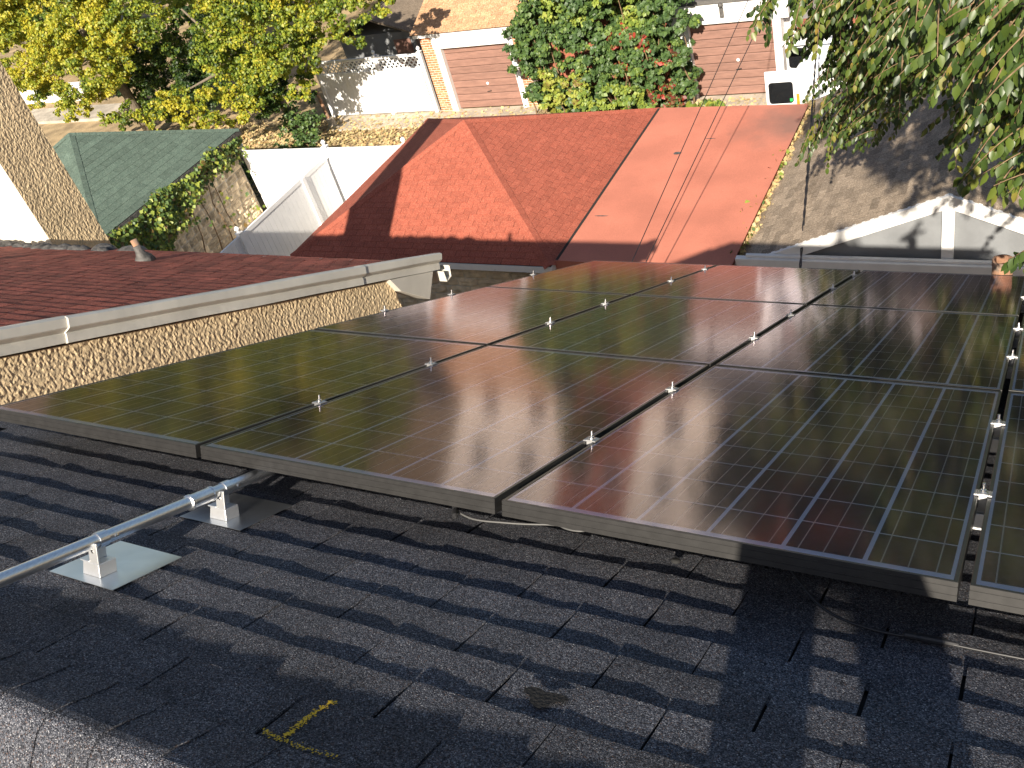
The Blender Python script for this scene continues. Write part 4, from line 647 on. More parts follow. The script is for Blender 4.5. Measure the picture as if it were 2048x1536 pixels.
# ================================================================ NEIGHBOUR'S HOUSE (left)
NB = -.04                                     # its shingle plane, same pitch as ours
def NP(x, s, n=0): return RP(x, s, NB+n)
def relief_grid(mb, O, U, V, nu, nv, N, amp, sc, seed=0):
    O = Vector(O); U = Vector(U); V = Vector(V); N = Vector(N); i0 = len(mb.v)
    for j in range(nv+1):
        for i in range(nu+1):
            p = O+U*(i/nu)+V*(j/nv)
            k = Vector((p.x, p.y, p.z*.6)); a = noise.noise(k*sc+Vector((seed, 0, 0))) + .6*noise.noise(k*sc*2.3+Vector((0, seed, 3)))
            mb.v.append(tuple(p+N*amp*max(-.5, a)))
    for j in range(nv):
        for i in range(nu):
            a = i0+j*(nu+1)+i; mb.f.append((a, a+1, a+nu+2, a+nu+1)); mb.m.append(0); mb.t.append(1.0)
def neighbour():
    H = thing('stucco_house', 'neighbouring yellow stucco house with red shingle roof and pale metal rake trim', 'house')
    X1, X0 = -2.33, -15.5
    es = 4.72                                 # eave along slope
    rs = RS
    e = NP(0, es); rg = NP(0, rs)
    by = rg.y-6; bz = rg.z-6*math.tan(TH)
    mb = MB()
    mb.prism([(X0, rg.y, rg.z-.012), (X0, e.y, e.z-.012), (X0, e.y, e.z-.06), (X0, rg.y, rg.z-.06), (X0, by, bz-.06), (X0, by, bz-.012)], (X1-X0-.02, 0, 0)); mb.build('roof_deck', M_DECK, H)
    mb = MB()
    shingles(mb, [NP(X0, rs), NP(X1, rs), NP(X1, es), NP(X0, es)], RP(0, 1, 0), .17, .135, .006, .008, jit=.006)
    bk = Vector((0, -CT, -ST))*6.8
    shingles(mb, [NP(X0, rs), NP(X1, rs), NP(X1, rs)+bk, NP(X0, rs)+bk], bk, .32, .27, .008, .012)
    mb.build('roof_shingles', M_REDNB, H, kind='stuff')
    # rake trim: drip lip, upper gutter-like band, lower board; made in lengths with a joint
    for (s0, s1, dx, nm) in ((-1.05, 1.27, 0.0, 'trim'), (1.24, 3.72, .012, 'trim'), (3.70, 4.75, .004, 'trim')):
        A = lambda s, n, x: RP(x+dx, s, n)
        prof = [(.036, X1-.05), (.042, X1+.012), (.034, X1+.030), (-.012, X1+.036), (-.020, X1+.030), (-.045, X1-.006), (-.052, X1+.002), (-.098, X1+.008), (-.103, X1-.012), (-.10, X1-.12), (.02, X1-.09)]
        mb = MB(); nseg = 14
        rows = []
        for i in range(nseg+1):
            s = s0+(s1-s0)*i/nseg
            rows.append([A(s, n+.004*noise.noise(Vector((s*1.7, n*9, 0))), x+.006*noise.noise(Vector((s*2.2, n*20, 4)))) for n, x in prof])
        k = len(prof)
        for i in range(nseg):
            for j in range(k):
                mb.quad(rows[i][j], rows[i+1][j], rows[i+1][(j+1) % k], rows[i][(j+1) % k])
        mb.poly(rows[0]); mb.poly(rows[-1][::-1])
        mb.build('rake_trim', M_FASCIA, H)
    # end of the eave gutter seen as a small square profile, soffit return below
    g = RP(X1, 4.75, -.115)
    mb = MB()
    for (a, b) in (((-.0, .0), (.0, -.10)), ((.0, -.10), (.075, -.10)), ((.075, -.10), (.10, -.005)), ((.10, -.005), (.085, .0))):
        p = Vector((X0, g.y+a[0], g.z+a[1])); q = Vector((X0, g.y+b[0], g.z+b[1])); d = Vector((X1-X0+.05, 0, 0))
        nrm = (q-p).cross(d).normalized()*.0025
        mb.prism([p-nrm, q-nrm, q+nrm, p+nrm], d)
    mb.build('eave_gutter', M_FASCIA, H)
    mb = MB()
    a = RP(X1, 4.06, -.105); b = RP(X1, 4.66, -.105)
    mb.prism([(X1-.14, a.y, a.z), (X1-.14, b.y, b.z), (X1-.14, b.y-.16, b.z-.17), (X1-.14, a.y+.07, a.z-.16)], (.145, 0, 0)); mb.build('soffit_return', M_FASCIA, H, bevel=.004)
    # side wall with coarse thrown stucco
    wx = X1-.055
    mb = MB()
    n0 = RP(0, -.4, -.12); n1 = RP(0, 4.15, -.12)
    dvec = Vector((0, n1.y-n0.y, n1.z-n0.z))
    relief_grid(mb, (wx, n0.y, n0.z-1.1), dvec, (0, 0, 1.1), 420, 100, (1, 0, 0), .0050, 62, 2)
    mb.build('side_wall_stucco', M_STUCCO, H, smooth=False)
    mb = MB(); mb.prism([(wx-.006, by+.3, GZ), (wx-.006, n1.y, GZ), (wx-.006, n1.y, n1.z-.02), (wx-.006, rg.y, rg.z-.17), (wx-.006, by+.3, bz-.02)], (-(wx-.02-X0-.2), 0, 0)); mb.build('wall', M_STUCCO, H)
    # flashing lumps along the eave in front of the chimney, and the vent boot
    rr = random.Random(3); mb = MB()
    for i in range(70):
        x = -6.0-rr.random()*3.6; p = NP(x, 4.60+rr.uniform(-.10, .06), -.01); r = rr.uniform(.05, .13)*(1 if rr.random() < .8 else 1.5)
        mb.lathe(p, [(r, -.02), (r*.85, .008), (r*.5, .022+rr.uniform(0, .03)), (r*.1, .028+rr.uniform(0, .03))], 9, (rr.uniform(-.25, .25), rr.uniform(.1, .6), 1))
    mb.build('chimney_flashing', M_LEAD, H, smooth=True)
    t = H
    v = NP(-5.0, 3.98)
    mb = MB(); mb.lathe(v, [(.10, -.02), (.085, .03), (.05, .07), (.038, .10), (.036, .15), (.015, .155)], 14, (-.15, .1, 1)); mb.build('vent_boot', M_LEAD, t, smooth=True)
    mb = MB(); mb.lathe(v, [(.032, .02), (.032, .21), (.02, .212)], 12, (-.25, .2, 1)); mb.build('vent_pipe', M_RUST, t, smooth=True)
    c_ = NP(-5.75, rs, -.1); mb = MB(); mb.lathe(c_, [(.07, 0), (.07, .42), (.11, .44), (.10, .52), (.02, .54)], 12); mb.build('ridge_vent', M_GALV, t)
    # exterior stucco chimney rising behind the eave
    K = thing('stucco_chimney', 'tall stucco chimney with one smooth sunlit cream face above the red roof', 'chimney')
    cx1, cx0, cy0, cy1, top = -8.2, -9.25, 4.62, 5.30, .35
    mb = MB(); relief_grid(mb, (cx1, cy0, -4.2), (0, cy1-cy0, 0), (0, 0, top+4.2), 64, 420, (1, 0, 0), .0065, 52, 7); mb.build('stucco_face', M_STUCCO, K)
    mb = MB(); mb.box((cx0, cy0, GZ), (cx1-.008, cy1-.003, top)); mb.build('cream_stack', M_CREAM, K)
    mb = MB(); mb.box((cx0-.06, cy0-.06, top+.002), (cx1+.06, cy1+.06, top+.14)); mb.build('cap', M_CONC, K, bevel=.02)
    mb = MB(); mb.lathe(((cx0+cx1)/2, (cy0+cy1)/2, top+.14), [(.16, 0), (.14, .3), (.12, .3), (.1, .02)], 14); mb.build('flue', M_RUST, K)
neighbour()

# ================================================================ RED HIP-ROOF GARAGE
def stone_wall(parent, O, U, V, N, nu, nv, meshes, seed=1):
    """coursed stones proud of a mortar bed; each stone its own object"""
    O = Vector(O); U = Vector(U); V = Vector(V); N = Vector(N)
    rr = random.Random(seed); lu = U.length; lv = V.length; ud = U.normalized(); vd = V.normalized()
    rot = Matrix((ud, vd, N)).transposed().to_4x4()
    hc = lv/nv
    for j in range(nv):
        x = 0.0; cut = rr.uniform(.2, .5)*lu/nu
        while x < lu-.04:
            wd = min((lu/nu)*rr.uniform(.7, 1.35) if x else cut+.08, lu-x)
            o = obj('stone', rr.choice(meshes), parent)
            o.matrix_world = Matrix.Translation(O+ud*(x+wd/2)+vd*(hc*(j+.5))+N*rr.uniform(-.008, .008)) @ rot @ Matrix.Diagonal((wd-.022, hc-.02, 1, 1))
            x += wd
def stone_meshes(material, depth=.05):
    out = []
    for v in range(5):
        rr = random.Random(v+20); mb = MB(); g = []
        n = 4
        for j in range(n+1):
            for i in range(n+1):
                x, y = i/n-.5, j/n-.5; ed = (i in (0, n)) or (j in (0, n))
                g.append((x+rr.uniform(-.03, .03)*(.6 if ed else 1), y+rr.uniform(-.04, .04)*(.6 if ed else 1), -.0 if ed else depth*rr.uniform(.45, 1)))
        for j in range(n):
            for i in range(n):
                a = j*(n+1)+i; mb.quad(g[a], g[a+1], g[a+n+2], g[a+n+1])
        for i in range(n):
            for (p, q) in ((g[i], g[i+1]), (g[n*(n+1)+i+1], g[n*(n+1)+i]), (g[(i+1)*(n+1)], g[i*(n+1)]), (g[i*(n+1)+n], g[(i+1)*(n+1)+n])):
                mb.quad(p, (p[0], p[1], -.03), (q[0], q[1], -.03), q)
        out.append(mb.mesh('stone', material))
    return out
STONES = stone_meshes(M_STONE)
def hip_garage(name, label, x0, x1, y0, y1, ez, apex, shm, trim, tab=.305, expo=.135, T=.006):
    H = thing(name, label, 'garage')
    a = Vector(apex)
    A, B, Cc, D = Vector((x0, y0, ez)), Vector((x1, y0, ez)), Vector((x1, y1, ez)), Vector((x0, y1, ez))
    mb = MB(); off = Vector((0, 0, .012))
    for p, q in ((A, B), (B, Cc), (Cc, D), (D, A)): mb.poly([p-off, q-off, a-off])
    mb.poly([A-Vector((0,0,.16)), D-Vector((0,0,.16)), Cc-Vector((0,0,.16)), B-Vector((0,0,.16))])
    mb.build('roof_deck', M_DECK, H)
    mb = MB()
    for p, q, dn in ((A, B, (0, -1)), (B, Cc, (1, 0)), (Cc, D, (0, 1)), (D, A, (-1, 0))):
        mid = (p+q)/2; dv = mid-a; 
        dv = Vector((dn[0]*abs(dv.x), dn[1]*abs(dv.y), dv.z))
        shingles(mb, [p, q, a], dv, tab, expo, T, .006)
    mb.build('roof_shingles', shm, H, kind='stuff')
    for p in (A, B, Cc, D):                  # hip caps
        mb = MB(); d = (a-p); n = max(6, int(d.length/.16)); e1 = d.cross(Vector((0,0,1))).normalized()
        for i in range(n):
            s0, s1 = p+d*(i/n), p+d*(min(1, (i+1.06)/n)); dz = Vector((0,0,.020)); lo = Vector((0,0,-.028)); l0 = Vector((0,0,.006))
            for sg in (-1, 1):
                q = [s0+dz+l0, s1+dz, s1+e1*sg*.12+lo, s0+e1*sg*.12+lo+l0]; mb.quad(*(q if sg > 0 else q[::-1]), 0, .5+random.uniform(-.4, .4))
        mb.build('hip_cap', shm, H)
    mb = MB()
    for p, q in ((A, B), (B, Cc), (Cc, D), (D, A)): mb.bar(p-Vector((0,0,.085)), q-Vector((0,0,.085)), .03, .13)
    mb.build('fascia', trim, H)
    mb = MB(); mb.box((x0+.25, y0+.28, GZ), (x1-.25, y1-.28, ez-.02)); mb.build('wall', M_MORTAR, H)
    return H
RED = hip_garage('red_roof_garage', 'garage with red shingled pyramid hip roof crossed by a chimney shadow', -11.95, -5.72, 11.25, 17.4, -7.4, (-8.80, 14.40, -6.02), M_REDSH, M_WPAINT)
stone_wall(RED, (-10.2, 11.525, -9.0), (4.2, 0, 0), (0, 0, 1.45), (0, -1, 0), 9, 7, STONES, 5)
GREEN = hip_garage('green_roof_garage', 'garage with green shingled hip roof and ivy on its stone wall', -23.4, -17.55, 10.95, 16.5, -7.0, (-20.49, 13.72, -5.56), M_GREENSH, M_LEAD, tab=.9, expo=.2)
stone_wall(GREEN, (-17.795, 11.5, -9.9), (0, 4.7, 0), (0, 0, 2.75), (1, 0, 0), 13, 13, STONES, 6)

# flat roofed garage between the red hip roof and the grey gable
def flat_garage():
    H = thing('flat_roof_garage', 'low garage with flat salmon red roll roofing between red and grey roofs', 'garage')
    x0, x1, y0, y1 = -5.70, -2.50, 11.40, 17.32
    mb = MB(); mb.prism([(x0, y0, -7.37), (x1, y0, -7.43), (x1, y0, -7.60), (x0, y0, -7.60)], (0, y1-y0, 0)); mb.build('roof_slab', M_FLAT, H)
    seams = [x0+.02, x0+.72, x0+1.66, x0+2.60]
    for i, sx in enumerate(seams):            # lapped sheets of roll roofing
        ex = seams[i+1] if i < 3 else x1
        mb = MB(); z = lambda x: -7.366-.0187*(x-x0)
        n = 12
        for k in range(n):
            ya, yb = y0-.02+(y1-y0+.04)*k/n, y0-.02+(y1-y0+.04)*(k+1)/n
            wob = lambda y: .012*noise.noise(Vector((sx*3, y*.9, 0)))
            mb.quad((sx+wob(ya), ya, z(sx)+.010), (ex+.05, ya, z(ex)+.003), (ex+.05, yb, z(ex)+.003), (sx+wob(yb), yb, z(sx)+.010), 0)
            mb.quad((sx+wob(ya), ya, z(sx)+.010), (sx+wob(yb), yb, z(sx)+.010), (sx+wob(yb), yb, z(sx)-.002), (sx+wob(ya), ya, z(sx)-.002), 0)
        mb.build('roofing_sheet', M_FLAT, H)
    mb = MB(); mb.bar((x0+.05, y0, -7.362), (x0+.01, y1, -7.362), .06, .012); mb.build('dark_joint', M_TAR, H)
    mb = MB(); mb.box((x0+.1, y0+.1, GZ), (x1-.1, y1-.1, -7.602)); mb.build('wall', M_MORTAR, H)
    for (x, y, sx, sy) in ((-4.62, 15.3, .10, .06), (-5.35, 12.9, .16, .02), (-4.1, 15.9, .12, .015)):
        mb = MB(); pp = [(x+sx*math.cos(a)*random.uniform(.7, 1.1), y+sy*math.sin(a)*random.uniform(.7, 1.1), -7.366-.0187*(x-x0)+.0125) for a in [i*.7 for i in range(9)]]; mb.poly(pp)
        mb.build('roof_patch', M_LEAD, H)
flat_garage()

# ================================================================ GREY GABLE GARAGE (right)
def gable_garage():
    H = thing('grey_gable_garage', 'garage with brown-grey shingle roof and white-trimmed grey gable facing the camera', 'garage')
    x0, x1, xm, y0, y1, ez, rz = -2.42, 4.0, .80, 11.85, 17.9, -7.62, -6.28
    mb = MB()
    mb.prism([(x0, y0, ez), (xm, y0, rz), (x1, y0, ez), (x1, y0, ez-.1), (xm, y0, rz-.12), (x0, y0, ez-.1)], (0, y1-y0, 0)); mb.build('roof_deck', M_DECK, H)
    mb = MB()
    shingles(mb, [(x0-.04, y0, ez+.0), (xm, y0, rz+.014), (xm, y1, rz+.014), (x0-.04, y1, ez+.0)], (x0-xm, 0, ez-rz), .33, .14, .007, .004, tv=1.0)
    shingles(mb, [(x1+.04, y0, ez), (xm, y0, rz+.014), (xm, y1, rz+.014), (x1+.04, y1, ez)], (x1-xm, 0, ez-rz), .33, .14, .007, .004)
    mb.build('roof_shingles', M_GREYSH, H, kind='stuff')
    mb = MB(); mb.prism([(x0+.1, y0+.04, ez-.02), (xm, y0+.04, rz-.1), (x1-.1, y0+.04, ez-.02)], (0, .1, 0)); mb.build('gable_panel', M_GREY, H)
    for sx, nm in ((x0, 'l'), (x1, 'r')):
        d = Vector((xm-sx, 0, rz-ez)); u = Vector((0, 0, -.20)); lift = Vector((0, 0, .02))
        p = Vector((sx, y0-.05, ez)); q = Vector((xm, y0-.05, rz))
        mb = MB(); mb.prism([p+lift, q+lift, q+u, p+u], (0, .085, 0)); mb.build('rake_board', M_WPAINT, H, bevel=.006)
    mb = MB(); mb.box((xm-.085, y0-.03, ez+.1), (xm+.085, y0+.035, rz-.235)); mb.build('king_post', M_WPAINT, H, bevel=.005)
    mb = MB(); mb.box((x0+.15, y0-.12, ez+.225), (x1-.15, y0-.055, ez+.27)); mb.build('ledge', M_WPAINT, H, bevel=.01)
    mb = MB(); mb.box((x0-.02, y0-.17, ez-.02), (x1+.02, y0-.056, ez+.222)); mb.build('gutter_board', M_WPAINT, H, bevel=.012)
    mb = MB(); mb.box((x0+.12, y0+.06, GZ), (x1-.12, y1-.1, ez-.11)); mb.build('wall', M_GREY, H)
    mb = MB(); mb.box((x0-.13, y0+.1, ez-.13), (x0-.125, y1-.1, ez+.0)); mb.box((x0-.13, y0+.1, ez-.13), (x0-.02, y1-.1, ez-.125)); mb.build('side_gutter', M_WPAINT, H)
    n = 2600; x = RNG.normal(x0-.07, .045, n); y = RNG.uniform(y0+.1, y1-.1, n)
    x += .05*np.sin(y*7)+.12*(RNG.random(n) < .1)*RNG.random(n)
    leaves('gutter_leaves', np.stack([x, y, np.full(n, ez)+RNG.uniform(-.05, .05, n)], 1), RNG.normal(size=(n, 3)), np.array([0, 0, 1])+RNG.normal(size=(n, 3))*.6, RNG.uniform(.04, .1, n), RNG.uniform(0, 1, n), M_LITTER,
           kind='stuff', label='dry orange leaves and seedlings filling the gutter between two roofs', category='leaf litter')
    n = 260; y = np.concatenate([RNG.normal(14.8, .45, n//2), RNG.normal(12.9, .5, n//2)]); x = RNG.normal(x0-.16, .10, n)
    leaves('gutter_seedlings', np.stack([x, y, ez+RNG.uniform(0, .16, n)], 1), np.array([-.3, -.2, 1])+RNG.normal(size=(n, 3))*.5, RNG.normal(size=(n, 3)), RNG.uniform(.05, .12, n), RNG.uniform(0, .8, n), M_IVY, kind='stuff', label='small green seedlings sprouting from the leaf-filled gutter', category='weeds')
gable_garage()

# ================================================================ GARAGE ROW ACROSS THE ALLEY
FY = 23.3
def brick_pier(parent, x0, x1, z0, z1, seed):
    rr = random.Random(seed)
    mb = MB(); mb.box((x0+.006, FY-.074, z0), (x1-.006, FY+.4, z1)); mb.build('mortar_core', M_MORTAR, parent)
    bw, bh = .205, .076; n = int((z1-z0)/bh)
    full = MB(); full.box((-.5, -.06, -.5), (.5, .06, .5)); me = BR_MESH
    for j in range(n):
        x = x0-(bw/2 if j % 2 else 0)
        while x < x1-.02:
            a, b = max(x, x0), min(x+bw, x1)
            if b-a > .03:
                o = obj('brick', me, parent, loc=((a+b)/2, FY-.03+rr.uniform(-.004, .004), z0+bh*(j+.5))); o.scale = (b-a-.022, 1, bh-.022)
            x += bw
_b = MB(); _b.box((-.5, -.05, -.5), (.5, .05, .5)); BR_MESH = _b.mesh('brick', M_BRICK)
def garage_door(parent, x0, x1, z0, z1, y, n, knob):
    d = MB(); d.box((x0-.02, y+.045, z0), (x1+.02, y+.09, z1)); dr = d.build('door', M_DOOR, parent)
    h = (z1-z0)/n
    for i in range(n):
        mb = MB(); za, zb = z0+h*i+.008, z0+h*(i+1)-.006
        mb.prism([(x0, y, za+.012), (x0, y+.012, za), (x0, y+.044, za), (x0, y+.044, zb), (x0, y+.012, zb), (x0, y, zb-.012)], (x1-x0, 0, 0)); mb.build('door_board', M_DOOR, dr)
    mb = MB(); mb.lathe((knob[0], y-.002, knob[1]), [(.045, 0), (.045, .015), (.02, .03)], 12, (0, -1, 0)); mb.build('lock', M_WHITE, dr)
    mb = MB(); mb.bar((knob[0]-.07, y-.03, knob[1]-.26), (knob[0]+.08, y-.03, knob[1]-.24), .02, .02); mb.build('handle', M_DARK, dr)
def garage_one():
    H = thing('tan_roof_garage', 'brick garage with tan shingle roof and brown door across the alley', 'garage')
    L0, D0, D1, L1 = -15.68, -15.0, -12.6, -12.05
    mb = MB(); mb.box((L0+.06, FY+.38, GZ), (L1-.06, FY+5.8, -7.42)); mb.box((L0+.1, FY+.1, -7.9), (L1-.1, FY+.38, -7.42)); mb.build('wall', M_BRICKF, H)
    brick_pier(H, L0, D0-.23, GZ, -7.45, 1); brick_pier(H, D1+.20, L1, GZ, -7.45, 2)
    for a, b in ((D0-.225, D0-.005), (D1+.005, D1+.195)):
        mb = MB(); mb.box((a, FY-.10, GZ+.0), (b, FY+.3, -7.87)); mb.build('door_jamb', M_WPAINT, H, bevel=.01)
    mb = MB(); mb.box((D0-.24, FY-.12, -7.868), (D1+.21, FY+.3, -7.34)); mb.build('lintel', M_WPAINT, H, bevel=.01)
    mb = MB(); mb.box((L0-.15, FY-.18, -7.46), (L1+.15, FY-.13, -7.33)); mb.build('fascia', M_WPAINT, H)
    garage_door(H, D0, D1, GZ+.06, -7.875, FY+.06, 9, (-13.75, -9.15))
    a, b = (L0-.2, L1+.2); s = .45
    mb = MB(); y0, z0 = FY-.2, -7.335; y1, z1 = FY+3.0, -7.335+3.2*s
    mb.prism([(a, y0, z0), (a, y1, z1), (a, y1+3.1, z0), (a, y1+3.1, z0-.1), (a, y1, z1-.12), (a, y0, z0-.02)], (b-a, 0, 0)); mb.build('roof_deck', M_DECK, H)
    mb = MB(); shingles(mb, [(a, y0-.03, z0+.01), (b, y0-.03, z0+.01), (b, y1, z1+.012), (a, y1, z1+.012)], (0, -1, -s), .4, .16, .008, .008)
    shingles(mb, [(a, y1+3.1, z0+.01), (b, y1+3.1, z0+.01), (b, y1, z1+.012), (a, y1, z1+.012)], (0, 1, -s), .4, .3, .008, .008); mb.build('roof_shingles', M_TANSH, H, kind='stuff')
    mb = MB(); mb.prism([(L0+.1, FY+.1, -7.42), (L0+.1, FY+5.8, -7.42), (L0+.1, FY+2.9, -6.1)], (L1-L0-.2, 0, 0)); mb.build('gable_infill', M_BRICKF, H)
garage_one()
def garage_two():
    H = thing('white_lintel_garage', 'garage with wide white lintel and brown door beside the ivy', 'garage')
    D0, D1 = -6.95, -4.69
    mb = MB(); mb.box((-7.5, FY+.36, GZ), (-4.2, FY+5.6, -7.34)); mb.build('wall', M_WPAINT, H)
    for a, b in ((D0-.26, D0-.005), (D1+.005, D1+.22)):
        mb = MB(); mb.box((a, FY-.08, GZ), (b, FY+.3, -7.862)); mb.build('door_jamb', M_WPAINT, H, bevel=.01)
    mb = MB(); mb.box((-7.52, FY-.10, -7.86), (-4.25, FY+.34, -7.30)); mb.build('lintel', M_WPAINT, H, bevel=.012)
    garage_door(H, D0, D1, GZ+.06, -7.865, FY+.04, 9, (-5.72, -8.95))
    mb = MB(); mb.box((-7.6, FY-.16, -7.298), (-4.15, FY+5.7, -7.2)); mb.build('flat_roof', M_ASPH, H)
    t = H; mb = MB(); mb.box((-6.02, FY-.16, -7.68), (-5.92, FY-.10, -7.44)); mb.lathe((-5.97, FY-.17, -7.40), [(.05, 0), (.07, .05), (.06, .1), (.02, .12)], 10); mb.build('wall_lamp', M_LEAD, t)
garage_two()
# low wall / shed pieces beyond, right of garage two
o = MB(); o.box((-4.1, FY+.1, GZ), (1.5, FY+.35, -8.1)); tag(o.build('brown_wall', M_BRICKF), 'dull brown garden wall right of the white lintel garage', 'wall')

# ================================================================ VINYL FENCES
def finial(parent, p, s=1.0):
    mb = MB(); mb.box((p[0]-.075*s, p[1]-.075*s, p[2]), (p[0]+.075*s, p[1]+.075*s, p[2]+.025)); mb.lathe((p[0], p[1], p[2]+.025), [(.055*s, 0), (.035*s, .02), (.03*s, .04), (.06*s, .07), (.065*s, .10), (.045*s, .135), (.008, .165)], 14)
    return mb.build('post_cap', M_WHITE, parent, smooth=False)
def fence(name, label, p, q, z0, z1, nposts, lattice=0, posts=None, plank=.16, caps=None):
    H = thing(name, label, 'fence'); p = Vector((p[0], p[1], 0)); q = Vector((q[0], q[1], 0)); d = q-p; L_ = d.length; e = d/L_; nrm = Vector((-e.y, e.x, 0))
    ps = posts or [i/(nposts-1) for i in range(nposts)]
    Z = Vector((0, 0, 1))
    for ti, t in enumerate(ps):
        c_ = p+d*t; mb = MB(); hi = .10 if (caps is None or caps[ti]) else .045; mb.bar(c_+Z*z0, c_+Z*(z1+hi), .13, .13, e); po = mb.build('post', M_WHITE, H, bevel=.006)
        if caps is None or caps[ti]: finial(po, (c_.x, c_.y, z1+.10))
    top = z1-lattice
    for zz, hh in ((z0+.12, .14), (top-.0, .11)) + (((z1+.02, .09),) if lattice else ()):
        mb = MB(); mb.bar(p+Z*zz, q+Z*zz, .055, hh); mb.build('rail', M_WHITE, H, bevel=.004)
    n = int(L_/plank)
    me = MB(); me.box((.004, -.011, 0), (plank-.004, .011, 1)); me = me.mesh('board', M_WHITE)
    for i in range(n):
        o = obj('board', me, H, loc=p+e*(i*plank)+Z*(z0+.1)); o.rotation_euler = (0, 0, math.atan2(e.y, e.x)); o.scale = (1, 1, top-z0-.12)
    if lattice:
        mb = MB(); hgt = lattice-.06; st = .18; x = -hgt
        while x < L_:
            a0 = max(x, 0); a1 = min(x+hgt, L_)
            if a1 > a0:
                mb.bar(p+e*a0+Z*(top+.03+(a0-x))+nrm*.006, p+e*a1+Z*(top+.03+(a1-x))+nrm*.006, .008, .046, nrm.cross(e*1+Z).normalized() if False else (0, 0, 1))
                mb.bar(p+e*a0+Z*(top+.03+hgt-(a0-x))-nrm*.006, p+e*a1+Z*(top+.03+hgt-(a1-x))-nrm*.006, .008, .046, (0, 0, 1))
            x += st
        mb.build('lattice', M_WHITE, H)
    return H
fence('vinyl_fence', 'white vinyl fence with lattice top across the alley beside the brick garage', (-20.3, 23.25), (-15.85, 23.25), GZ+.05, -8.02, 3, lattice=.44, posts=[.02, .60, 1.0])
fence('vinyl_fence', 'sunlit white vinyl fence run joining the stone wall to the red garage', (-17.66, 16.35), (-12.1, 16.35), GZ, -7.62, 4, posts=[0.012, .28, .54, 1.0], caps=[1, 0, 1, 1])
fence('vinyl_fence', 'white vinyl fence run with ball-topped posts leading towards the red garage', (-14.52, 9.75), (-14.62, 16.28), GZ, -7.75, 4, posts=[.0, .408, .812], caps=[1, 1, 0])
# leaning wooden post by the lattice fence
t = thing('rusty_gate_post', 'dark red-brown post with concrete foot left of the lattice fence', 'post', (-19.9, 22.6, GZ)); mb = MB(); mb.tube([(0, 0, 0), (-.15, .05, 1.3)], .06, 10); mb.build('shaft', M_RUST, t); mb = MB(); mb.lathe((.02, 0, 0), [(.16, -.05), (.14, .28), (.09, .32)], 12); mb.build('foot', M_CONC, t)
# shed with grey roof behind the fence, in the shade
t = thing('grey_roof_shed', 'grey shed with shallow roof in the shade behind the lattice fence', 'shed', (0, 0, 0))
mb = MB(); mb.box((-20.6, 25.4, GZ), (-17.4, 28.2, -8.0)); mb.build('wall', M_GREY, t)
mb = MB(); mb.prism([(-20.9, 25.1, -8.0), (-19.0, 25.1, -7.3), (-17.1, 25.1, -8.0), (-17.1, 25.1, -8.07), (-19.0, 25.1, -7.38), (-20.9, 25.1, -8.07)], (0, 3.4, 0)); mb.build('roof', M_GREYSH, t)
mb = MB(); mb.box((-18.3, 25.36, GZ), (-17.6, 25.39, -8.25)); mb.build('door', M_DOOR, t)
# pale kerb / path seen far left beside the chimney
mb = MB(); mb.box((-46, 24.1, GZ-.1), (-33, 25.5, GZ+.12)); struct(mb.build('pavement', M_CONC))
mb = MB(); mb.box((-46, 26.4, GZ), (-37, 26.6, -9.2)); tag(mb.build('white_wall', M_WPAINT), 'low white wall at the far left beside the chimney', 'wall')
SERVICE = ((-.11, 4.7, -7.45), (-3.84, 26, -6.46))
# ================================================================ ROW HOUSES BEYOND (they appear in the panel reflections)
def row_house(name, label, x0, x1, y, z1, wallm, seed):
    H = thing(name, label, 'house')
    mb = MB(); mb.box((x0, y, GZ), (x1, y+9, z1)); mb.build('wall', wallm, H)
    mb = MB(); mb.box((x0-.05, y-.25, z1+.002), (x1+.05, y+9.1, z1+.3)); mb.build('cornice', M_WPAINT, H)
    w_ = (x1-x0)
    for fl in range(3):
        zc = GZ+1.5+fl*2.9
        for k in range(2):
            xc = x0+w_*(.28+.44*k)
            mb = MB(); mb.box((xc-.55, y-.06, zc-.8), (xc+.55, y-.002, zc+.8)); f = mb.build('window', M_WPAINT, H)
            for s in (-1, 1):
                mb = MB(); mb.box((xc-.46, y-.075, zc-.72 if s < 0 else zc+.03), (xc+.46, y-.062, zc-.03 if s < 0 else zc+.72)); mb.build('pane', M_GLASSD, f)
row_house('cream_row_house', 'cream rendered row house beyond the garages, left of the brick one', -24.2, -17.9, 40, -1.0, M_CREAM, 1)
row_house('brick_row_house', 'red brick row house beyond the garages between two cream ones', -17.85, -14.1, 40.3, -.6, M_BRICKF, 2)
row_house('cream_row_house', 'cream rendered row house beyond the garages, right of the brick one', -14.05, -8.2, 40, -1.2, M_CREAM, 3)
row_house('brick_row_house', 'red brick row house at the right end of the far row', -8.15, -1.5, 40.2, -1.0, M_BRICKF, 4)

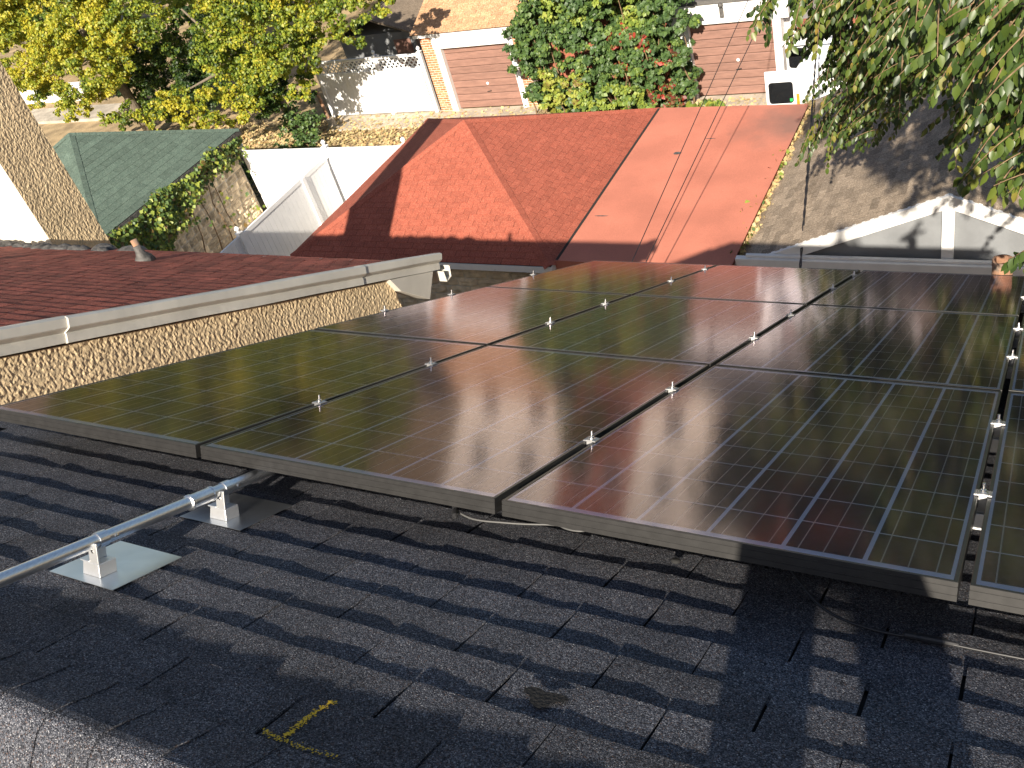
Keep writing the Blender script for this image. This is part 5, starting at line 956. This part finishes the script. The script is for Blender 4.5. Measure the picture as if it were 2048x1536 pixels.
# ================================================================ VAN AND LADDER
def van():
    V = thing('white_van', 'white cargo van parked in the alley with both rear doors open', 'van', (-3.46, 21.42, GZ))
    # side profile x (rear 0 -> front 5.2), z
    prof = [(0, .45), (0, 1.95), (.10, 2.08), (.35, 2.13), (3.1, 2.13), (3.6, 2.02), (4.25, 1.32), (5.0, 1.12), (5.2, .95), (5.2, .45)]
    mb = MB(); w_ = .98
    rows = []
    for (yy, sc, dz) in ((-w_, .93, -.02), (-w_*.93, 1.0, 0), (w_*.93, 1.0, 0), (w_, .93, -.02)):
        rows.append([(x, yy, .45+(z-.45)*(sc if z > 1.5 else 1)) for x, z in prof])
    k = len(prof)
    for i in range(3):
        for j in range(k): mb.quad(rows[i][j], rows[i+1][j], rows[i+1][(j+1) % k], rows[i][(j+1) % k])
    mb.poly(rows[0]); mb.poly(rows[3][::-1])
    mb.build('body', M_VAN, V, bevel=.03)
    mb = MB(); mb.box((-.005, -.78, .62), (.001, .78, 1.86)); mb.build('load_opening', M_DARK, V)
    mb = MB(); mb.prism([(3.63, -.80, 1.97), (4.22, -.80, 1.36), (4.235, -.80, 1.37), (3.645, -.80, 1.985)], (0, 1.6, 0)); mb.build('windscreen', M_GLASSD, V)
    for s, ang in ((-1, math.radians(182)), (1, math.radians(168))):
        d = MB(); d.box((0, -.035, .55), (.74, .035, 1.93)); dr = d.build('rear_door', M_VAN, V, loc=(-.015, s*.93, 0), rot=(0, 0, ang), bevel=.02)
        for sg in (-1, 1):
            wn = MB(); pts = []
            x0, x1, z0, z1, r = .08, .66, 1.12, 1.66, .07
            for cx, cz, a0 in ((x1-r, z1-r, 0), (x0+r, z1-r, 90), (x0+r, z0+r, 180), (x1-r, z0+r, 270)):
                for q in range(5):
                    a = math.radians(a0+q*22.5); pts.append((cx+r*math.cos(a), sg*.0365, cz+r*math.sin(a)))
            wn.prism(pts, (0, sg*.006, 0)); wo = wn.build('window', M_GLASSD, dr)
        if s < 0:
            st = MB(); st.box((.10, .0435, 1.16), (.17, .0450, 1.24)); st.build('sticker', M_GREENST, dr)
        tl = MB(); tl.box((-.02, s*.965-.04, .95), (.05, s*.965+.04, 1.35)); tl.build('tail_light', M_AMBER, V)
    for x in (.95, 4.2):
        for s in (-1, 1):
            mb = MB(); mb.lathe((x, s*.80, .34), [(.20, 0), (.33, .02), (.34, .06), (.34, .17), (.32, .2), (.2, .2)], 22, (0, s, 0)); t_ = mb.build('wheel', M_CABLE, V)
            mb = MB(); mb.lathe((x, s*.99, .34), [(.2, 0), (.18, .02), (.05, .03)], 18, (0, s, 0)); mb.build('rim', M_GALV, t_)
    mb = MB(); mb.lathe((.98, -.985, 1.22), [(.19, 0), (.19, .010), (.12, .02)], 24, (0, -1, 0)); mb.build('side_emblem', MATS['tarred_lead'], V, label='round dark emblem on the van side')
    for x in (.25, 1.5, 2.8):
        mb = MB(); mb.tube([(x, -.9, 2.02), (x, -.85, 2.22), (x, .85, 2.22), (x, .9, 2.02)], .02, 8); mb.build('rack_bar', M_GALV, V)
    Ld = thing('ladder', 'aluminium extension ladder tied on the van roof rack', 'ladder', (-3.95, 21.42, GZ+2.3))
    for s in (-.26, .12):
        mb = MB(); mb.box((0, s-.03, -.05), (4.4, s+.03, .05)); mb.build('rail', M_WHITE if s < 0 else M_ALU, Ld)
    for i in range(14):
        mb = MB(); mb.tube([(.2+i*.3, -.24, 0), (.2+i*.3, .1, 0)], .016, 8); mb.build('rung', M_ALU, Ld)
van()

# ================================================================ WIRES
def wire(name, label, pts, r, sag=.15, twist=0, material=None):
    P = [Vector(p) for p in pts]; o = []; n = 40
    for i in range(n+1):
        t = i/n; p = P[0].lerp(P[1], t); p.z -= sag*4*t*(1-t); o.append(p)
    mb = MB()
    if twist:
        for ph in (0, math.pi):
            q = [];m_ = 160
            for i in range(m_+1):
                t = i/m_; p = P[0].lerp(P[1], t); p.z -= sag*4*t*(1-t); a = t*twist+ph
                q.append(p+Vector((math.cos(a), 0, math.sin(a)))*r*1.2)
            mb.tube(q, r, 6)
    else: mb.tube(o, r, 6)
    return tag(mb.build(name, material or M_CABLE), label, 'wire', 'overhead wires')
wire('overhead_wire', 'thin black overhead wire above the flat red roof, left of the pair', (( -3.51, 4.6, -7.23), (-3.95, 30, -3.85)), .008, .08)
wire('overhead_wire', 'thin black overhead wire above the flat red roof, right of the pair', ((-3.49, 4.6, -7.30), (-2.54, 30, -2.89)), .008, .08)
wire('service_cable', 'thick twisted service cable rising in front of the grey roof', SERVICE, .011, .12, 190)

# ================================================================ LEFT MAPLES
def maple(name, label, base, clumps, limbs, per=560):
    T_ = thing(name, label, 'tree', base, group='maple trees along the alley')
    inv = Vector(base)
    mb = MB()
    for pts, a, b in limbs: branch(mb, [Vector(p)-inv for p in pts], a, b)
    mb.build('trunk', M_BARK, T_, smooth=True)
    def cf(p, d, t, n):
        base_ = {0: .62, 1: .46, 2: .10}[int(t)]
        lum = .10*np.sin(p[:, 0]*2.3+p[:, 2]*1.7)
        return base_+lum+RNG.normal(0, .13, n)
    P, Y, Z, Sz, Cl = clump_leaves(clumps, per, cf, .06, .115)
    leaves('crown', P-np.array(base), Y, Z, Sz, Cl, M_MAPLE, T_)
maple('maple_tree', 'big yellow maple at the upper left behind the chimney', (-28.6, 22.3, GZ), MAPLE_A,
      [([(-28.6, 22.3, GZ), (-28.7, 22.2, -8), (-28.9, 22.0, -6), (-29.2, 21.9, -3.2)], .24, .08), ([(-28.8, 22.1, -7.4), (-27.2, 21.6, -6.4), (-25.6, 21.0, -5.9)], .10, .03), ([(-28.9, 22, -6.6), (-30.6, 21.2, -5.6), (-32.3, 20.6, -5.0)], .09, .03)])
maple('maple_tree', 'yellow-green maple with leaning trunk left of the white lattice fence', (-20.95, 22.0, GZ), MAPLE_B,
      [([(-20.75, 21.95, GZ-.1), (-21.0, 22.0, -9.2), (-21.25, 21.9, -8.0), (-21.0, 21.6, -6.5), (-20.7, 21.5, -4.0)], .20, .07), ([(-21.2, 21.9, -8.1), (-22.4, 21.2, -7.2), (-23.3, 20.5, -7.4)], .09, .03), ([(-21.0, 21.7, -6.9), (-19.6, 21.1, -6.2), (-18.3, 20.7, -6.0)], .08, .025), ([(-21.3, 21.9, -7.6), (-22.2, 21.4, -6.2), (-22.6, 21, -5)], .08, .03)])
# undergrowth at the maple foot
def shrub(name, label, centre, clumps, material, per=260, smin=.06, smax=.12):
    T_ = thing(name, label, 'shrub', centre)
    cf = lambda p, d, t, n: {1: .42, 2: .15, 3: .60, 4: .86, 0: .5}[int(t)]+(np.where(RNG.random(n) < .5, -.68, RNG.uniform(-.1, .12, n)) if int(t) == 4 else 0)+RNG.normal(0, .07, n)
    P, Y, Z, Sz, Cl = clump_leaves(clumps, per, cf, smin, smax)
    leaves('foliage', P-np.array(centre), Y, Z, Sz, Cl, material, T_)
    mb = MB(); rr = random.Random(len(clumps))
    for c_ in clumps[::4]:
        a = Vector((c_[0]+rr.uniform(-.3, .3), c_[1]+.2, centre[2]))-Vector(centre); branch(mb, wobble(a, Vector(c_[:3])-Vector(centre), 4, .06), .03, .01, 5)
    mb.build('stems', M_TWIG, T_)
    return T_
shrub('low_bush', 'dark green bush at the foot of the leaning maple', (-20.2, 21.2, GZ), [(-20.0+.35*math.cos(i*1.9)*(1+i % 3*.5), 21.2+.3*math.sin(i*1.3), GZ+.25+.28*(i % 4), .34, 2) for i in range(14)], M_IVY)
shrub('low_bush', 'dark hedge strip behind the sunlit white fence', (-19.0, 18.2, GZ), [(-21.6+i*.36, 18.3+.2*math.sin(i*2), GZ+.35+.2*(i % 3), .36, 2) for i in range(17)], M_IVY)
# ivy mass between the garages
IV = shrub('ivy_thicket', 'large ivy thicket with red leaves covering a shed between the two garages', (-9.5, 23.0, GZ), HEDGE, M_IVY, per=640, smin=.07, smax=.15)
mb = MB(); mb.box((-11.9, 23.25, GZ), (-7.55, 27.5, -7.0)); mb.prism([(-11.95, 23.2, -7.0), (-9.7, 23.2, -6.3), (-7.5, 23.2, -7.0)], (0, 4.4, 0)); o = mb.build('overgrown_shed', M_BRICKF); tag(o, 'brick shed hidden under the ivy thicket between the garages', 'shed')
# creeper on the green garage's stone wall
def creeper():
    n = 5200; y = 11.2+5.2*RNG.random(n); top = -7.0+.08*np.sin(y*3)
    z = top-RNG.random(n)**1.3*(1.9+.7*np.sin(y*1.3)); x = -17.68+RNG.uniform(0, .24, n)+.1*np.sin(y*5)*np.sin(z*4)
    keep = (y < 13.3+.9*(z+8.2)+RNG.normal(0, .35, n)) | (z > -7.5+RNG.normal(0, .2, n)) | (RNG.random(n) < .03)
    over = keep; x, y, z = x[over], y[over], z[over]; n = len(x)
    col = np.where(RNG.random(n) < .35, RNG.uniform(.45, .62, n), RNG.uniform(.05, .4, n)); col = np.where(RNG.random(n) < .06, .75, col)
    T_ = thing('wall_creeper', 'green and yellow ivy climbing the stone wall under the green roof', 'creeper', (-17.6, 13.5, GZ))
    leaves('foliage', np.stack([x, y, z], 1)-np.array([-17.6, 13.5, GZ]), np.array([.2, -.1, -1])+RNG.normal(size=(n, 3))*.5, np.array([1, -.4, .4])+RNG.normal(size=(n, 3))*.4, RNG.uniform(.07, .15, n), col, M_IVY, T_)
    mb = MB(); rr = random.Random(2)
    for i in range(8):
        yy = 11.6+i*.5; branch(mb, wobble((-.1, yy-13.5, 0), (-.08, yy-13.5+rr.uniform(-.5, .5), 2.7), 6, .05), .025, .008, 5)
    mb.build('stems', M_TWIG, T_)
creeper()

# ================================================================ RIGHT TREE (near, broad hanging leaves)
def broad_tree():
    base = np.array([5.2, 10.4, GZ]); T_ = thing('broadleaf_tree', 'tree with broad glossy hanging leaves overhanging from the right', 'tree', tuple(base))
    P = []; Y = []; Z = []; Sz = []; Cl = []; tw = MB(); rr = random.Random(31); b = Vector(base)
    def spray(q, L_, nl, size, c0):
        q = Vector(q); d = Vector((-.55+rr.uniform(-.5, .6), -.15+rr.uniform(-.7, .6), -.35+rr.uniform(-.45, .35))).normalized()
        a = q-d*L_*.5; pts = []
        for i in range(7):
            t = i/6; pts.append(a+d*L_*t+Vector((0, 0, -.30*L_*t*t)))
        branch(tw, [p-b for p in pts], .006, .002, 5)
        for i in range(nl):
            t = (i+.5)/nl; k = min(5, int(t*6)); p = pts[k].lerp(pts[k+1], t*6-k)
            sd = 1 if i % 2 else -1; side = d.cross(Vector((0, 0, 1))).normalized()*sd
            y = d*.35+side*rr.uniform(.1, .7)+Vector((0, 0, -rr.uniform(.5, 1.3)))
            P.append(tuple(p+side*.012)); Y.append(tuple(y)); Z.append((rr.gauss(0, .5)+.15, -.7+rr.gauss(0, .35), .45+rr.gauss(0, .35)))
            Sz.append(size*rr.uniform(.7, 1.25)); Cl.append(min(1, max(0, c0+rr.gauss(0, .13)+(.28 if rr.random() < .07 else 0))))
    for s in SPRAYS:
        dist = (Vector(s)-CAM).length; near = dist < 7.6
        if near: spray(s, rr.uniform(.22, .38), 19, .070, .26+(.12 if rr.random() < .3 else 0))
        else:
            for k in range(3):
                o_ = Vector((rr.gauss(0, .13), rr.gauss(0, .22), rr.gauss(0, .13)))
                spray(Vector(s)+o_, rr.uniform(.35, .6), 20, .082, (.34, .22, .10)[k]+(.12 if rr.random() < .25 else 0))
    for s in SHADE:
        for k in range(7): spray(Vector(s)+Vector((rr.gauss(0, .35), rr.gauss(0, .35), rr.gauss(0, .3))), .6, 17, .11, .35)
    mb = MB(); crown = Vector((5.6, 9.3, -2.6))
    branch(mb, [Vector((0, 0, 0)), Vector((-.1, 0, 3)), Vector((-.4, -.1, 5.6)), Vector((-.8, -.2, 7.6)), Vector((-1, -.3, 10))], .22, .06, 10)
    for i in range(0, len(SPRAYS), 16):
        e_ = Vector(SPRAYS[i])+Vector((.3, .2, .1)); a = Vector((4.7, 10.2, -4.2+rr.uniform(-.6, 2.2)))
        branch(mb, wobble(a-b, e_-b, 7, .04), .035, .007, 6)
    for i in range(0, len(SHADE), 9):
        branch(mb, wobble(Vector((4.7, 10.2, -3.8+rr.uniform(-.6, 2.2)))-b, Vector(SHADE[i])-b, 5, .05), .045, .012, 6)
    mb.build('trunk', M_BARK, T_, smooth=True)
    leaves('crown', np.array(P)-base, Y, Z, Sz, Cl, M_CHERRY, T_, shape=OVATE)
    tw.build('twigs', M_TWIG, T_)
broad_tree()

# backyard trees between the garages and the far row (seen in the panels)
def yard_tree(label, x, y, h, r, tint, name='yard_tree', m=None):
    T_ = thing(name, label, 'tree', (x, y, GZ), group='trees in the far backyards')
    cl = []
    for i in range(26):
        a = random.uniform(0, 6.28); e_ = random.uniform(-.9, 1); q = random.uniform(.4, 1)*r*math.sqrt(max(.05, 1-e_*e_))
        cl.append((q*math.cos(a), q*math.sin(a), h-r*1.1+e_*r*1.1, random.uniform(.26, .4)*r, tint))
    P, Y, Z, Sz, Cl = clump_leaves(cl, 60, lambda p, d, t, n: t+RNG.normal(0, .08, n), .16, .30)
    leaves('crown', P, Y, Z, Sz, Cl, m or M_MAPLE, T_)
    mb = MB(); branch(mb, [(0, 0, 0), (.1, 0, h*.35), (0, .1, h*.8)], .2, .06)
    for i in range(5): branch(mb, wobble((0, 0, h*.35), cl[i*4][:3], 4, .06), .07, .02, 6)
    mb.build('trunk', M_BARK, T_, smooth=True)
yard_tree('dark tree in the far yards, rightmost, beyond the brown wall', 1.6, 28.5, 8.5, 3.2, .4, m=M_EVERG)
yard_tree('dark tree beyond the brown garden wall, second from the right', -3.2, 30.5, 8.0, 2.9, .5, m=M_EVERG)
yard_tree('green tree in the yards before the right brick row house', -7.3, 34.5, 6.6, 1.9, .6, m=M_EVERG)
yard_tree('small green tree before the middle brick row house', -15.2, 36, 4.6, 1.3, .2)
yard_tree('yellowing tree left of the far row houses', -28.0, 36.5, 7.5, 3.0, .45)
yard_tree('tall yellow-green tree at the far left of the backyards', -35.0, 34, 8.5, 3.6, .40)
yard_tree('olive tree at the far left edge of the backyards', -43.0, 31, 8.0, 3.6, .30)

# ================================================================ THE PHOTOGRAPHER, standing behind the ridge (casts the leg shadows)
def person():
    T_ = thing('person', 'person in dark clothes standing behind the ridge holding up a phone', 'person', (2.07, -1.62, 0))
    def zb(y): return RP(0, RS, HD).z-(RP(0, RS, HD).y-y)*math.tan(TH)
    f = zb(-1.60)
    J = {}; 
    def skin(name, verts, edges, rad, m, sub=2):
        me = bpy.data.meshes.new(name); me.from_pydata([tuple(Vector(v)-Vector((2.07, -1.62, 0))) for v in verts], edges, []); me.materials.append(m)
        o = obj(name, me, T_); sk = o.modifiers.new('skin', 'SKIN'); sd = me.skin_vertices[0].data
        for i, r in enumerate(rad): sd[i].radius = (r, r) if not isinstance(r, tuple) else r
        sd[0].use_root = True; sk.use_smooth_shade = True
        s_ = o.modifiers.new('sub', 'SUBSURF'); s_.levels = sub; s_.render_levels = sub
        return o
    f = zb(-1.40); yb = -1.52
    hipz = f+.92; shz = f+1.40
    ph = CAM - fw*.03                                     # the phone sits just behind the lens position
    v = [(2.085, yb, hipz), (2.085, yb-.02, hipz+.18), (2.085, yb-.05, hipz+.34), (2.085, yb-.08, shz), (2.085, yb-.07, shz+.09), (2.085, yb-.04, shz+.16)]
    e = [(0,1),(1,2),(2,3),(3,4),(4,5)]; r = [.14, .135, .15, .105, .055, .055]
    def add(chain, rads, root):
        i = root
        for p, q in zip(chain, rads): v.append(p); r.append(q); e.append((i, len(v)-1)); i = len(v)-1
        return i
    for s, lx in ((-1, 1.955), (1, 2.215)):
        add([(2.085+s*.105, yb+.03, hipz-.10), (lx, -1.40, f+.62), (lx+s*.01, -1.38, f+.46), (lx+s*.015, -1.40, f+.10), (lx+s*.015, -1.40, f+.045), (lx+s*.03, -1.26, f+.11)], [.10, .080, .066, .050, .048, .038], 0)
    hands = []
    for s in (-1, 1):
        hp = ph + rt*s*.085 - fw*.035 - up*.03
        hands.append(hp)
        add([(2.085+s*.17, yb-.08, shz-.03), tuple(Vector((2.085+s*.27, yb+.02, shz-.26))), tuple(hp-Vector((0, .05, .06)))], [.062, .046, .030], 3)
    skin('body', v, e, r, M_JEANS)
    hv = [(2.07, yb-.03, shz+.15), (2.07, yb-.02, shz+.22), (2.07, yb-.025, shz+.29), (2.07, yb-.03, shz+.335)]
    skin('head', hv, [(0,1),(1,2),(2,3)], [.055, .082, .088, .06], M_SKIN)
    skin('hair', [(2.07, yb-.06, shz+.27), (2.07, yb-.055, shz+.33), (2.07, yb-.03, shz+.365)], [(0,1),(1,2)], [.08, .085, .06], M_HAIR)
    for s, hp in zip((-1, 1), hands):
        hv = [tuple(hp-up*.05), tuple(hp)]; he = [(0, 1)]; hr = [.028, .026]
        for k in range(4):
            a = hp+up*(.03-.018*k)*1.0-fw*.0; b_ = a-rt*s*.012+fw*.012; c_ = b_-rt*s*.022+fw*.004
            i = len(hv); hv += [tuple(a), tuple(b_), tuple(c_)]; he += [(1, i), (i, i+1), (i+1, i+2)]; hr += [.0095, .009, .008]
        a = hp-up*.025-fw*.01; i = len(hv); hv += [tuple(a), tuple(a-rt*s*.025-up*.005), tuple(a-rt*s*.045)]; he += [(0, i), (i, i+1), (i+1, i+2)]; hr += [.011, .01, .009]
        skin('hand', hv, he, hr, M_SKIN, 1)
    t = thing('phone', 'black phone held up by the person behind the ridge', 'phone', tuple(ph))
    t.matrix_world = Matrix(((rt.x, up.x, -fw.x, ph.x), (rt.y, up.y, -fw.y, ph.y), (rt.z, up.z, -fw.z, ph.z), (0, 0, 0, 1)))
    mb = MB(); mb.box((-.062, -.03, 0), (.062, .03, .008)); mb.build('case', M_CABLE, t, bevel=.003)
    mb = MB(); mb.box((-.05, -.027, .0081), (.05, .027, .0087)); mb.build('screen', M_GLASSD, t)
person()
